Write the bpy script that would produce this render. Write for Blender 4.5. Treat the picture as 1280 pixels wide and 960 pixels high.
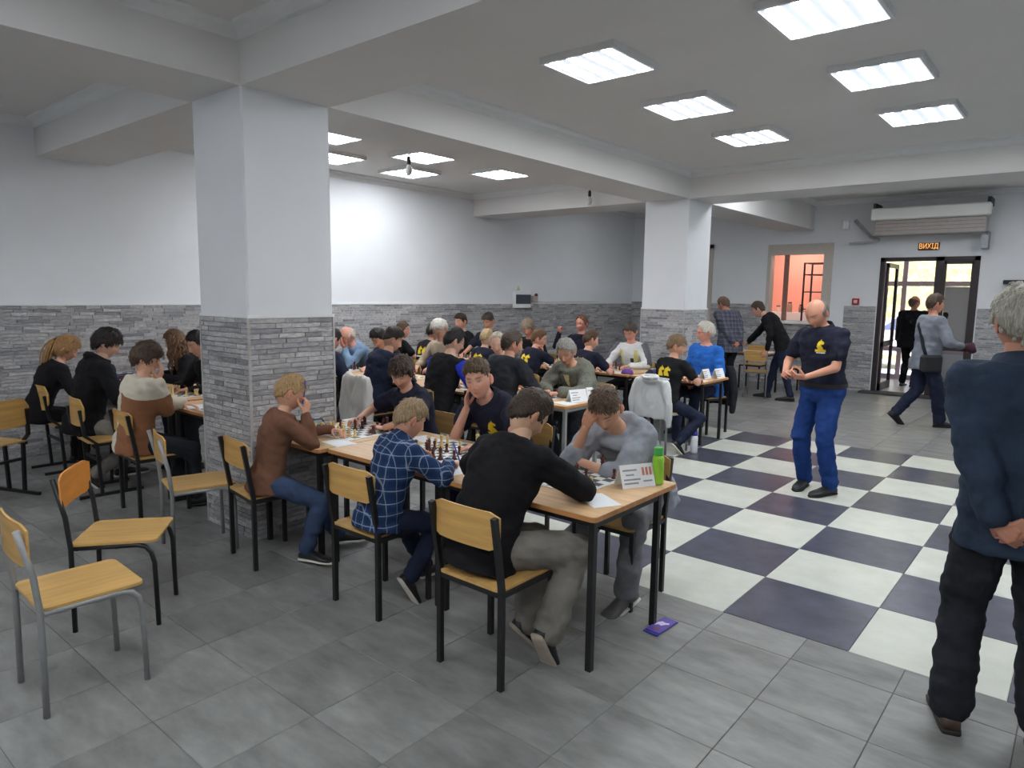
import bpy, bmesh, math, random
import numpy as np
from mathutils import Vector, Matrix
from mathutils.bvhtree import BVHTree

# ------------------------------------------------------------------ camera, world, exposure
for o in list(bpy.data.objects): bpy.data.objects.remove(o)
SC = bpy.context.scene
COL = SC.collection
random.seed(7); np.random.seed(7)
R = math.radians
FPX, YAW, PITCH, ROLL = 867.96, -0.6965, -0.1295, 0.0144
CAM = Vector((1.4431, -3.5839, 1.7411))
fw = Vector((math.sin(YAW)*math.cos(PITCH), math.cos(YAW)*math.cos(PITCH), math.sin(PITCH)))
rt = Vector((math.cos(YAW), -math.sin(YAW), 0)); up = rt.cross(fw)
r2 = math.cos(ROLL)*rt + math.sin(ROLL)*up; u2 = -math.sin(ROLL)*rt + math.cos(ROLL)*up
cd = bpy.data.cameras.new('camera'); cam = bpy.data.objects.new('camera', cd); COL.objects.link(cam)
cd.sensor_width = 36; cd.sensor_fit = 'HORIZONTAL'; cd.lens = FPX/1280*36; cd.clip_start = .05; cd.clip_end = 200
M = Matrix.Identity(4)
for i in range(3): M[i][0], M[i][1], M[i][2], M[i][3] = r2[i], u2[i], -fw[i], CAM[i]
cam.matrix_world = M
SC.camera = cam
w = bpy.data.worlds.new('world'); SC.world = w; w.use_nodes = True
nt = w.node_tree; bgn = nt.nodes['Background']
sky = nt.nodes.new('ShaderNodeTexSky'); sky.sky_type = 'NISHITA'; sky.sun_disc = False; sky.sun_elevation = R(35); sky.sun_rotation = R(120); sky.air_density = 1.2; sky.dust_density = 3
nt.links.new(sky.outputs[0], bgn.inputs[0]); bgn.inputs[1].default_value = 1.25
SC.view_settings.view_transform = 'Standard'; SC.view_settings.look = 'None'
SC.view_settings.exposure = 0.32; SC.view_settings.gamma = 1.0; SC.view_settings.use_curve_mapping = False
LAMP = 31.0           # ceiling tube emission

# ------------------------------------------------------------------ material helpers
def rgb(r, g, b):
    f = lambda c: (c/255/12.92) if c/255 <= .04045 else ((c/255+.055)/1.055)**2.4
    return (f(r), f(g), f(b), 1)
MATS = {}
def node(nt, t, **k):
    n = nt.nodes.new(t)
    for a, b in k.items(): setattr(n, a, b)
    return n
def base(name, rough=.6, metal=0, spec=.5):
    m = bpy.data.materials.new(name); m.use_nodes = True
    b = m.node_tree.nodes['Principled BSDF']
    b.inputs['Roughness'].default_value = rough; b.inputs['Metallic'].default_value = metal
    b.inputs['Specular IOR Level'].default_value = spec
    MATS[name] = m
    return m, m.node_tree, b
def mat(name, col, rough=.6, metal=0, var=.12, scale=(20, 20, 20), bump=0, spec=.5, bscale=None, bdist=.002, sheen=0):
    """plain colour with a soft noise variation and optional bump"""
    if name in MATS: return MATS[name]
    m, nt, b = base(name, rough, metal, spec); L = nt.links.new
    tc = node(nt, 'ShaderNodeTexCoord'); mp = node(nt, 'ShaderNodeMapping'); mp.inputs['Scale'].default_value = scale
    L(tc.outputs['Object'], mp.inputs[0])
    nz = node(nt, 'ShaderNodeTexNoise'); nz.inputs['Scale'].default_value = 1; nz.inputs['Detail'].default_value = 4
    L(mp.outputs[0], nz.inputs['Vector'])
    cr = node(nt, 'ShaderNodeValToRGB')
    cr.color_ramp.elements[0].position = .3; cr.color_ramp.elements[1].position = .7
    cr.color_ramp.elements[0].color = [c*(1-var) for c in col[:3]]+[1]
    cr.color_ramp.elements[1].color = [min(1, c*(1+var)) for c in col[:3]]+[1]
    L(nz.outputs['Fac'], cr.inputs[0]); L(cr.outputs[0], b.inputs['Base Color'])
    if sheen: b.inputs['Sheen Weight'].default_value = sheen
    if bump:
        bp = node(nt, 'ShaderNodeBump'); bp.inputs['Strength'].default_value = bump; bp.inputs['Distance'].default_value = bdist
        if bscale:
            n2 = node(nt, 'ShaderNodeTexNoise'); n2.inputs['Scale'].default_value = bscale; n2.inputs['Detail'].default_value = 3
            L(tc.outputs['Object'], n2.inputs['Vector']); L(n2.outputs['Fac'], bp.inputs['Height'])
        else: L(nz.outputs['Fac'], bp.inputs['Height'])
        L(bp.outputs[0], b.inputs['Normal'])
    return m
def cloth(name, col, rough=.9, var=.18):
    return mat(name, col, rough, var=var, scale=(9, 9, 9), bump=.5, bscale=38, bdist=.006, spec=.2, sheen=.0)
def hairmat(name, col):
    return mat(name, col, .55, var=.45, scale=(170, 170, 22), bump=.7, bdist=.004, spec=.35)
def emit(name, col, s):
    m, nt, b = base(name); b.inputs['Base Color'].default_value = col
    b.inputs['Emission Color'].default_value = col; b.inputs['Emission Strength'].default_value = s
    return m
def attrmat(name, rough=.55, spec=.4, sss=0):
    m, nt, b = base(name, rough, 0, spec)
    a = node(nt, 'ShaderNodeAttribute'); a.attribute_name = 'Col'
    tc = node(nt, 'ShaderNodeTexCoord'); nz = node(nt, 'ShaderNodeTexNoise'); nz.inputs['Scale'].default_value = 30
    nt.links.new(tc.outputs['Object'], nz.inputs['Vector'])
    mx = node(nt, 'ShaderNodeMix', data_type='RGBA', blend_type='OVERLAY'); mx.inputs[0].default_value = .12
    nt.links.new(a.outputs['Color'], mx.inputs[6]); nt.links.new(nz.outputs['Fac'], mx.inputs[7])
    nt.links.new(mx.outputs[2], b.inputs['Base Color'])
    return m
def tilemat(name, c0, c1, island, sc=(1.4, 9, 1), rough=.38, spec=.45, jitter=.12):
    """tile surface: streaky cloud pattern that differs from tile to tile"""
    m, nt, b = base(name, rough, 0, spec); L = nt.links.new
    geo = node(nt, 'ShaderNodeNewGeometry'); oi = node(nt, 'ShaderNodeObjectInfo')
    rnd = geo.outputs['Random Per Island'] if island else oi.outputs['Random']
    tc = node(nt, 'ShaderNodeTexCoord')
    mp = node(nt, 'ShaderNodeMapping'); mp.inputs['Scale'].default_value = sc; L(tc.outputs['Object'], mp.inputs[0])
    mu = node(nt, 'ShaderNodeMath', operation='MULTIPLY'); mu.inputs[1].default_value = 57.3; L(rnd, mu.inputs[0])
    ad = node(nt, 'ShaderNodeVectorMath', operation='ADD'); L(mp.outputs[0], ad.inputs[0]); L(mu.outputs[0], ad.inputs[1])
    nz = node(nt, 'ShaderNodeTexNoise'); nz.inputs['Scale'].default_value = 2.2; nz.inputs['Detail'].default_value = 9; nz.inputs['Roughness'].default_value = .62
    L(ad.outputs[0], nz.inputs['Vector'])
    cr = node(nt, 'ShaderNodeValToRGB'); cr.color_ramp.elements[0].position = .32; cr.color_ramp.elements[1].position = .68
    cr.color_ramp.elements[0].color = c0; cr.color_ramp.elements[1].color = c1
    L(nz.outputs['Fac'], cr.inputs[0])
    hs = node(nt, 'ShaderNodeHueSaturation')
    mr = node(nt, 'ShaderNodeMapRange'); mr.inputs[3].default_value = 1-jitter; mr.inputs[4].default_value = 1+jitter
    L(rnd, mr.inputs[0]); L(mr.outputs[0], hs.inputs['Value']); L(cr.outputs[0], hs.inputs['Color']); L(hs.outputs[0], b.inputs['Base Color'])
    return m
def brickmat(name, island):
    m, nt, b = base(name, .85, 0, .3); L = nt.links.new
    geo = node(nt, 'ShaderNodeNewGeometry'); oi = node(nt, 'ShaderNodeObjectInfo')
    rnd = geo.outputs['Random Per Island'] if island else oi.outputs['Random']
    cr = node(nt, 'ShaderNodeValToRGB'); e = cr.color_ramp.elements
    e[0].position = 0; e[0].color = rgb(134, 134, 138); e[1].position = 1; e[1].color = rgb(192, 192, 194)
    for p, c in ((.25, rgb(158, 158, 161)), (.5, rgb(168, 168, 171)), (.75, rgb(178, 177, 178))):
        x = e.new(p); x.color = c
    L(rnd, cr.inputs[0])
    tc = node(nt, 'ShaderNodeTexCoord'); mp = node(nt, 'ShaderNodeMapping'); mp.inputs['Scale'].default_value = (22, 22, 70)
    L(tc.outputs['Object'], mp.inputs[0]); mu = node(nt, 'ShaderNodeMath', operation='MULTIPLY'); mu.inputs[1].default_value = 91
    L(rnd, mu.inputs[0]); ad = node(nt, 'ShaderNodeVectorMath', operation='ADD'); L(mp.outputs[0], ad.inputs[0]); L(mu.outputs[0], ad.inputs[1])
    nz = node(nt, 'ShaderNodeTexNoise'); nz.inputs['Scale'].default_value = 1; nz.inputs['Detail'].default_value = 6; L(ad.outputs[0], nz.inputs['Vector'])
    mx = node(nt, 'ShaderNodeMix', data_type='RGBA', blend_type='OVERLAY'); mx.inputs[0].default_value = .75
    L(cr.outputs[0], mx.inputs[6]); L(nz.outputs['Fac'], mx.inputs[7]); L(mx.outputs[2], b.inputs['Base Color'])
    bp = node(nt, 'ShaderNodeBump'); bp.inputs['Strength'].default_value = .6; bp.inputs['Distance'].default_value = .004
    L(nz.outputs['Fac'], bp.inputs['Height']); L(bp.outputs[0], b.inputs['Normal'])
    return m
def gridmat(name, c0, cells, rough=.9, bump=True):
    """woven check: cells = list of (axis index, period, width, offset, colour, strength)"""
    m, nt, b = base(name, rough, 0, .2); L = nt.links.new
    tc = node(nt, 'ShaderNodeTexCoord'); sx = node(nt, 'ShaderNodeSeparateXYZ')
    nz = node(nt, 'ShaderNodeTexNoise'); nz.inputs['Scale'].default_value = 6; L(tc.outputs['Object'], nz.inputs['Vector'])
    sc = node(nt, 'ShaderNodeVectorMath', operation='SCALE'); sc.inputs['Scale'].default_value = .03; L(nz.outputs['Color'], sc.inputs[0])
    ad = node(nt, 'ShaderNodeVectorMath', operation='ADD'); L(tc.outputs['Object'], ad.inputs[0]); L(sc.outputs[0], ad.inputs[1])
    L(ad.outputs[0], sx.inputs[0])
    last = None
    for ax, per, wd, off, col, st in cells:
        a1 = node(nt, 'ShaderNodeMath', operation='ADD'); a1.inputs[1].default_value = off+50*per; L(sx.outputs[ax], a1.inputs[0])
        a2 = node(nt, 'ShaderNodeMath', operation='MODULO'); a2.inputs[1].default_value = per; L(a1.outputs[0], a2.inputs[0])
        a3 = node(nt, 'ShaderNodeMath', operation='LESS_THAN'); a3.inputs[1].default_value = wd; L(a2.outputs[0], a3.inputs[0])
        a4 = node(nt, 'ShaderNodeMath', operation='MULTIPLY'); a4.inputs[1].default_value = st; L(a3.outputs[0], a4.inputs[0])
        mx = node(nt, 'ShaderNodeMix', data_type='RGBA'); L(a4.outputs[0], mx.inputs[0])
        if last: L(last, mx.inputs[6])
        else: mx.inputs[6].default_value = c0
        mx.inputs[7].default_value = col; last = mx.outputs[2]
    L(last, b.inputs['Base Color'])
    return m

# ------------------------------------------------------------------ mesh helpers
def link(name, me, m=None, parent=None, loc=None, rz=0):
    o = bpy.data.objects.new(name, me); COL.objects.link(o)
    if m is not None and me is not None and not me.materials: me.materials.append(m)
    if parent: o.parent = parent
    if loc is not None: o.location = loc
    if rz: o.rotation_euler = (0, 0, rz)
    return o
def tag(o, label, cat, group=None):
    o['label'] = label; o['category'] = cat
    if group: o['group'] = group
    return o
def struct(o): o['kind'] = 'structure'; return o
def thing(name, label, cat, loc=(0, 0, 0), rz=0, group=None):
    o = bpy.data.objects.new(name, None); COL.objects.link(o); o.empty_display_size = .1
    o.location = loc; o.rotation_euler = (0, 0, rz)
    return tag(o, label, cat, group)
def dup(root, loc, rz, label=None, group=None):
    r = root.copy(); COL.objects.link(r); r.location = loc; r.rotation_euler = (0, 0, rz)
    if label: r['label'] = label
    if group: r['group'] = group
    for ch in list(root.children):
        c = ch.copy(); COL.objects.link(c); c.parent = r
        for g in ch.children:
            d = g.copy(); COL.objects.link(d); d.parent = c
    return r
class MB:
    def __init__(s): s.v = []; s.f = []; s.sm = []
    def add(s, V, F, smooth=False):
        n = len(s.v); s.v += [tuple(map(float, p)) for p in V]
        s.f += [tuple(i+n for i in q) for q in F]; s.sm += [smooth]*len(F); return s
    def box(s, x0, x1, y0, y1, z0, z1, bev=0, mtx=None):
        if bev:
            b = bev; V = []
            bm = bmesh.new(); bmesh.ops.create_cube(bm, size=1)
            for v in bm.verts: v.co = Vector(((x0+x1)/2+v.co.x*(x1-x0), (y0+y1)/2+v.co.y*(y1-y0), (z0+z1)/2+v.co.z*(z1-z0)))
            bmesh.ops.bevel(bm, geom=bm.edges[:], offset=b, segments=1, affect='EDGES')
            V = [v.co.copy() for v in bm.verts]; F = [[v.index for v in f.verts] for f in bm.faces]; bm.free()
        else:
            V = [Vector(p) for p in ((x0,y0,z0),(x1,y0,z0),(x1,y1,z0),(x0,y1,z0),(x0,y0,z1),(x1,y0,z1),(x1,y1,z1),(x0,y1,z1))]
            F = [(0,3,2,1),(4,5,6,7),(0,1,5,4),(1,2,6,5),(2,3,7,6),(3,0,4,7)]
        if mtx: V = [mtx @ p for p in V]
        return s.add(V, F)
    def prism(s, poly, z0, z1, mtx=None):
        n = len(poly); V = [Vector((x, y, z0)) for x, y in poly]+[Vector((x, y, z1)) for x, y in poly]
        if mtx: V = [mtx @ p for p in V]
        F = [tuple(range(n-1, -1, -1)), tuple(range(n, 2*n))]+[(i, (i+1) % n, n+(i+1) % n, n+i) for i in range(n)]
        return s.add(V, F)
    def tube(s, pts, r, sides=8, square=False, caps=True, rr=None):
        pts = [Vector(p) for p in pts]; n = len(pts); ring = []
        if square: sides = 4
        ref = None
        for i, p in enumerate(pts):
            d = (pts[min(i+1, n-1)]-pts[max(i-1, 0)]).normalized()
            if ref is None: ref = Vector((1, 0, 0)) if abs(d.x) < .9 else Vector((0, 1, 0))
            a = (ref-d*ref.dot(d)).normalized(); b = d.cross(a); ref = a
            k = rr[i] if rr else r
            if square: k *= 1.414
            ring += [p+(a*math.cos(t)+b*math.sin(t))*k for t in [2*math.pi*(j+(.5 if square else 0))/sides for j in range(sides)]]
        F = []
        for i in range(n-1):
            for j in range(sides):
                F.append((i*sides+j, i*sides+(j+1) % sides, (i+1)*sides+(j+1) % sides, (i+1)*sides+j))
        s.add(ring, F, not square)
        if caps:
            k = len(s.v)-len(ring)
            s.f += [tuple(k+j for j in range(sides-1, -1, -1)), tuple(k+(n-1)*sides+j for j in range(sides))]; s.sm += [False, False]
        return s
    def lathe(s, prof, sides=12, c=(0, 0, 0)):
        V = []; F = []; n = len(prof)
        for r, z in prof:
            for j in range(sides):
                t = 2*math.pi*j/sides; V.append((c[0]+r*math.cos(t), c[1]+r*math.sin(t), c[2]+z))
        for i in range(n-1):
            for j in range(sides): F.append((i*sides+j, i*sides+(j+1) % sides, (i+1)*sides+(j+1) % sides, (i+1)*sides+j))
        s.add(V, F, True); k = len(s.v)-len(V)
        s.f += [tuple(k+j for j in range(sides-1, -1, -1)), tuple(k+(n-1)*sides+j for j in range(sides))]; s.sm += [False, True]
        return s
    def mesh(s, name, m=None):
        me = bpy.data.meshes.new(name); me.from_pydata(s.v, [], s.f)
        me.polygons.foreach_set('use_smooth', s.sm); me.update()
        if m: me.materials.append(m)
        return me
    def build(s, name, m, parent=None, loc=None, rz=0): return link(name, s.mesh(name, m), None, parent, loc, rz)
def rrect(w, d, r, seg=4, cx=0, cy=0):
    P = []
    for sx, sy, a0 in ((1, 1, 0), (-1, 1, 90), (-1, -1, 180), (1, -1, 270)):
        for k in range(seg+1):
            t = R(a0+90*k/seg); P.append((cx+sx*(w/2-r)+r*math.cos(t), cy+sy*(d/2-r)+r*math.sin(t)))
    return P

# ------------------------------------------------------------------ pixel -> direction (distance always from a known surface)
def ray(px, py): return fw + (px-640)/FPX*r2 - (py-480)/FPX*u2
def on_z(px, py, z): d = ray(px, py); return CAM+d*((z-CAM.z)/d.z)
def on_x(px, py, x): d = ray(px, py); return CAM+d*((x-CAM.x)/d.x)
def on_y(px, py, y): d = ray(px, py); return CAM+d*((y-CAM.y)/d.y)

# ------------------------------------------------------------------ the room
ZB, ZC, ZF = 3.045, 3.40, 3.58
XA, XB, YA, YB, Y2, Y2B = -2.913, -3.578, -1.141, -.463, 5.292, 6.02
XW, ZW, YF, XR, YN = -6.9, 1.55, 10.7, 5.2, -6.6
paint = mat('wall_paint', rgb(226, 229, 233), .75, var=.015, scale=(3, 3, 3), bump=.05, bscale=90, bdist=.001, spec=.3)
ceilp = mat('ceiling_paint', rgb(222, 221, 220), .85, var=.015, scale=(2, 2, 2), spec=.2)
trimp = mat('trim_white', rgb(226, 228, 229), .5, var=.01)
mortar = mat('mortar', rgb(196, 196, 196), .9, var=.1, scale=(30, 30, 30))
grout = mat('grout', rgb(92, 92, 92), .9, var=.15)
bI = brickmat('faux_brick_joined', True); bO = brickmat('faux_brick', False)
for n in MATS['faux_brick'].node_tree.nodes:
    if n.type == 'MAPPING': n.inputs['Scale'].default_value = (4, 2, 2.4)
fl = MB().box(XW-.2, XR+.2, YN-.2, YF, -.12, -.003).build('floor', grout); struct(fl)
gI = tilemat('grey_tile_joined', rgb(108, 109, 108), rgb(142, 143, 142), True, (1.6, 4, 1))
gO = tilemat('grey_tile', rgb(108, 109, 108), rgb(142, 143, 142), False, (1.6, 4, 1))
dO = tilemat('dark_tile', rgb(58, 59, 72), rgb(84, 86, 102), False, (3, 3, 1), .3, .5, .06)
wO = tilemat('white_tile', rgb(188, 192, 182), rgb(204, 207, 198), False, (2, 2, 1), .35, .4, .03)
def tilemesh(name, w, d, m, b=.002, g=.003):
    x, y = w/2-g/2, d/2-g/2
    V = [(-x, -y, -.008), (x, -y, -.008), (x, y, -.008), (-x, y, -.008), (-x, -y, -b), (x, -y, -b), (x, y, -b), (-x, y, -b),
         (-x+b, -y+b, 0), (x-b, -y+b, 0), (x-b, y-b, 0), (-x+b, y-b, 0)]
    F = [(8, 9, 10, 11)]+[(i, (i+1) % 4, 4+(i+1) % 4, 4+i) for i in range(4)]+[(4+i, 4+(i+1) % 4, 8+(i+1) % 4, 8+i) for i in range(4)]
    return MB().add(V, F).mesh(name, m)
tdark = tilemesh('dark_tile', .65, .65, dO); twhite = tilemesh('white_tile', .65, .65, wO)
for i in range(-4, 4):
    for j in range(8):
        link('chequer_tile', tdark if (i+j) % 2 == 0 else twhite, None, fl, (.65*(i+.5), .65*(j+.5), 0))
BX0, BX1, BY0, BY1 = -2.6, 2.6, 0, 5.2
PT = .4475
cells = []
for a in range(-16, 13):
    for b in range(-15, 26):
        x0, y0 = .01+a*PT, -.265+b*PT
        x1, y1 = min(x0+PT, XR), min(y0+PT, YF); x0, y0 = max(x0, XW), max(y0, YN)
        if x1-x0 < .03 or y1-y0 < .03: continue
        # cut the tile round the chequered field
        parts = [(x0, x1, y0, y1)]
        if x1 > BX0 and x0 < BX1 and y1 > BY0 and y0 < BY1:
            parts = []
            if y0 < BY0: parts.append((x0, x1, y0, BY0))
            if y1 > BY1: parts.append((x0, x1, BY1, y1))
            yy0, yy1 = max(y0, BY0), min(y1, BY1)
            if x0 < BX0: parts.append((x0, BX0, yy0, yy1))
            if x1 > BX1: parts.append((BX1, x1, yy0, yy1))
        for p in parts:
            if p[1]-p[0] > .012 and p[3]-p[2] > .012: cells.append(p)
def seen(p):
    c = Vector(((p[0]+p[1])/2, (p[2]+p[3])/2, 0))-CAM; z = c.dot(fw)
    if z < .3: return -1
    x, y = 640+FPX*c.dot(r2)/z, 480-FPX*c.dot(u2)/z
    return (p[1]-p[0])*(p[3]-p[2])/z**3 if -60 < x < 1340 and 380 < y < 1040 else -1
cells.sort(key=seen, reverse=True)
tcache = {}
for p in cells[:300]:
    k = (round(p[1]-p[0], 3), round(p[3]-p[2], 3))
    if k not in tcache: tcache[k] = tilemesh('grey_tile', k[0], k[1], gO)
    link('floor_tile', tcache[k], None, fl, ((p[0]+p[1])/2, (p[2]+p[3])/2, 0))
mb = MB()
for p in cells[300:]:
    g = .0015; mb.box(p[0]+g, p[1]-g, p[2]+g, p[3]-g, -.008, 0)
o = mb.build('floor_tile_rest', gI, fl); o['kind'] = 'stuff'

def courses(L, H, rnd, avg=.2, ch=.0352):
    out = []; z = 0.0
    n = int(H/ch); ch = H/n
    for k in range(n):
        u = -rnd.random()*avg
        while u < L:
            l = avg*(.55+rnd.random()*.95); a, b = max(u, 0), min(u+l, L)
            if L-b < .03: b = L
            if b-a > .025: out.append((a, b, z, z+ch))
            u = u+l if b < L else L
        z += ch
    return out
def brick_sheet(name, face, parent, L, z0, z1, seed):
    """face(u, z, depth) -> point"""
    rnd = random.Random(seed); mb = MB(); g = .0022
    for a, b, c, d in courses(L, z1-z0, rnd):
        t = .011+rnd.random()*.006
        V = [face(u, z0+z, q) for q in (0, t) for u, z in ((a+g, c+g), (b-g, c+g), (b-g, d-g), (a+g, d-g))]
        mb.add(V, [(4, 5, 6, 7), (0, 1, 5, 4), (1, 2, 6, 5), (2, 3, 7, 6), (3, 0, 4, 7)])
    o = mb.build(name, bI, parent); o['kind'] = 'stuff'
    return o
# walls
wl = MB().box(XW-.2, XW, YN-.2, YF+.25, -.12, 3.75).build('wall_left', paint); struct(wl)
MB().box(XW, XW+.006, YN, YF, 0, ZW).build('wainscot_backing', mortar, wl)
brick_sheet('brick_facing', lambda u, z, q: (XW+.006+q, YN+u, z), wl, YF-YN, 0, ZW, 1)
MB().box(XW, XW+.025, YN, YF, ZW, ZW+.02).build('wainscot_cap', trimp, wl)
DX0, DX1, DZ = -1.70, -.16, 2.49
WX0, WX1, WZ0, WZ1 = -3.78, -2.53, 1.28, 2.79
wf = MB()
for x0, x1, z0, z1 in ((XW-.2, WX0, -.12, 3.75), (WX0, WX1, -.12, WZ0), (WX0, WX1, WZ1, 3.75), (WX1, DX0, -.12, 3.75), (DX0, DX1, DZ, 3.75), (DX1, XR+.2, -.12, 3.75), (DX0, DX1, -.12, -.01)):
    wf.box(x0, x1, YF, YF+.25, z0, z1)
wf = wf.build('wall_far', paint); struct(wf)
ZWF = 1.60
for k, (x0, x1, z1) in enumerate(((XW, WX0, ZWF), (WX0, WX1, WZ0-.06), (-2.27, DX0-.02, ZWF), (DX1+.02, XR, ZWF))):
    MB().box(x0, x1, YF-.006, YF, 0, z1).build('wainscot_backing', mortar, wf)
    brick_sheet('brick_facing', lambda u, z, q, x0=x0: (x0+u, YF-.006-q, z), wf, x1-x0, 0, z1, 20+k)
    if k != 1: MB().box(x0, x1, YF-.02, YF, z1, z1+.015).build('wainscot_cap', trimp, wf)
struct(MB().box(XR, XR+.2, YN-.2, YF+.25, -.12, 3.75).build('wall_right', paint))
struct(MB().box(XW-.2, XR+.2, YN-.2, YN, -.12, 3.75).build('wall_near', paint))
# ceiling, beams, mouldings
cl = MB().box(XW-.2, XR+.2, YN-.2, Y2+.3, ZC, ZC+.4).box(XW-.2, XR+.2, Y2+.3, YF+.25, ZF, ZF+.3).build('ceiling', ceilp); struct(cl)
MB().box(XB, XA, YN, YF, ZB, ZF+.1).build('beam', ceilp, cl)
for y0, y1 in ((YA, YB), (Y2, Y2B)):
    MB().box(XW, XB, y0, y1, ZB, ZF+.1).build('beam', ceilp, cl)
    MB().box(XA, XR, y0, y1, ZB, ZF+.1).build('beam', ceilp, cl)
def mould(x0, y0, x1, y1, nx, ny, z):
    """cove strip along a wall or beam; (nx, ny) points into the bay"""
    P = [(0, 0), (.09, 0), (.085, -.018), (.045, -.035), (.02, -.075), (0, -.085)]
    V = []
    for X, Y in ((x0, y0), (x1, y1)):
        V += [(X+nx*a, Y+ny*a, z+b) for a, b in P]
    n = len(P); F = [(i, (i+1) % n, n+(i+1) % n, n+i) for i in range(n)]+[tuple(range(n)), tuple(range(2*n-1, n-1, -1))]
    MB().add(V, F).build('cove_moulding', trimp, cl)
for x0, x1 in ((XW, XB), (XA, XR)):
    for y0, y1, z in ((YN, YA, ZC), (YB, Y2, ZC), (Y2B, YF, ZF)):
        mould(x0, y0, x0, y1, 1, 0, z); mould(x1, y0, x1, y1, -1, 0, z); mould(x0, y0, x1, y0, 0, 1, z); mould(x0, y1, x1, y1, 0, -1, z)
# columns
unit = MB().box(-.5, .5, -.5, .5, -.5, .5, bev=.04).mesh('brick', bO)
def column(y0, y1, label, single):
    c = thing('column', label, 'column', ((XA+XB)/2, (y0+y1)/2, 0)); hx, hy = (XA-XB)/2, (y1-y0)/2
    MB().box(-hx, hx, -hy, hy, ZW, ZB+.02, bev=.012).build('shaft', paint, c)
    MB().box(-hx+.012, hx-.012, -hy+.012, hy-.012, 0, ZW).build('wainscot_core', mortar, c)
    MB().box(-hx-.008, hx+.008, -hy-.008, hy+.008, ZW, ZW+.022).build('wainscot_cap', trimp, c)
    rnd = random.Random(int(y0*100)+5); n = 0; rest = MB()
    for f, L in ((0, 2*hx), (1, 2*hy), (2, 2*hx), (3, 2*hy)):
        for a, b, z0, z1 in courses(L, ZW, rnd, .21):
            t = .012+rnd.random()*.007; u = (a+b)/2-L/2; l = b-a-.004; h = z1-z0-.004
            pos = [(u, -hy+.012-t/2), (hx-.012+t/2, u), (u, hy-.012+t/2), (-hx+.012-t/2, u)][f]
            if single and f < 2 and n < 300:
                o = link('brick', unit, None, c, (pos[0], pos[1], (z0+z1)/2), 0 if f in (0, 2) else R(90)); o.scale = (l, t, h); n += 1
            else:
                sx, sy = (l, t) if f in (0, 2) else (t, l)
                rest.box(pos[0]-sx/2, pos[0]+sx/2, pos[1]-sy/2, pos[1]+sy/2, z0+.002, z1-.002)
    o = rest.build('brick_rest', bI, c); o['kind'] = 'stuff'
    for sx, sy in ((-1, -1), (1, -1), (1, 1), (-1, 1)):
        MB().box(sx*hx-.008, sx*hx+.008, sy*hy-.008, sy*hy+.008, 0, ZW).build('corner_bead', mat('bead', rgb(176, 176, 174), .6), c)
    return c
column(YA, YB, 'square white column with grey brick facing, boy in brown sweater seated beside it', True)
column(Y2, Y2B, 'square white column with grey brick facing behind the man in the blue sweater', False)
# ceiling lights
lampw = mat('lamp_frame', rgb(225, 226, 228), .5, var=.02)
tubem = emit('lamp_tube', (.96, .98, 1, 1), LAMP); diffm = emit('lamp_diffuser', (.82, .89, 1, 1), .46)
frm = MB()
for x0, x1, y0, y1 in ((-.305, .305, -.305, -.283), (-.305, .305, .283, .305), (-.305, -.283, -.283, .283), (.283, .305, -.283, .283)): frm.box(x0, x1, y0, y1, -.045, 0)
frm = frm.mesh('frame', lampw)
difm = MB().box(-.283, .283, -.283, .283, -.034, -.028).mesh('diffuser', diffm)
tub = MB()
tub.box(-.032, .032, -.278, .278, -.0375, -.0335); tub = tub.mesh('tube_glow', tubem)
def lamp(x, y, z, label, group):
    t = thing('ceiling_light', label, 'light', (x, y, z), 0, group)
    link('frame', frm, None, t); link('diffuser', difm, None, t)
    for k in range(4): link('tube', tub, None, t, (-.2125+.1417*k, 0, 0))
for x in (-1.45, .08):
    for y, w_ in ((.8, 'nearest the first column'), (2.22, 'midway between the columns'), (3.67, 'nearest the second column')): lamp(x, y, ZC, 'square ceiling light %s, in the row %s' % (w_, 'beside the long beam' if x < -1 else 'away from the long beam'), 'lights above the chequered floor')
for x, y, w_ in ((-4.95, 1.0, 'half hidden by the first column'), (-5.0, 2.4, 'behind the hanging bulb, away from the wall'), (-5.03, 3.85, 'beside the cross beam'), (-5.98, 1.75, 'by the long wall near the first column'), (-6.0, 3.05, 'by the long wall, under the hanging bulb')): lamp(x, y, ZC, 'square ceiling light '+w_, 'lights along the long wall')
lamp(-.62, 8.2, ZF-.12, 'lone four-tube ceiling light before the exit door', None)
MB().box(-.93, -.31, 7.89, 8.51, ZF-.125, ZF).build('lamp_box', ceilp, cl)
for x in (-4.95, -1.45, .08, 1.6):
    for y in (-5.2, -3.1): lamp(x, y, ZC, 'square four-tube ceiling light over the near end of the hall', 'lights over the near end')
for y in (.8, 2.22, 3.67): lamp(1.62, y, ZC, 'square four-tube ceiling light beyond the chequered floor', 'lights on the far side of the chequered floor')
lamp(-4.95, 8.2, ZF, 'square four-tube ceiling light behind the second column', None)
for x, y in ((-2.1, 6.75), (-.62, 6.75), (1.5, 6.75), (1.5, 8.6), (3.2, 8.6)): lamp(x, y, ZF, 'added unseen ceiling light in the far bay near the exit', 'added unseen lights in the far bay near the exit')  # unseen lamps added to brighten the far bay and its end wall

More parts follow.
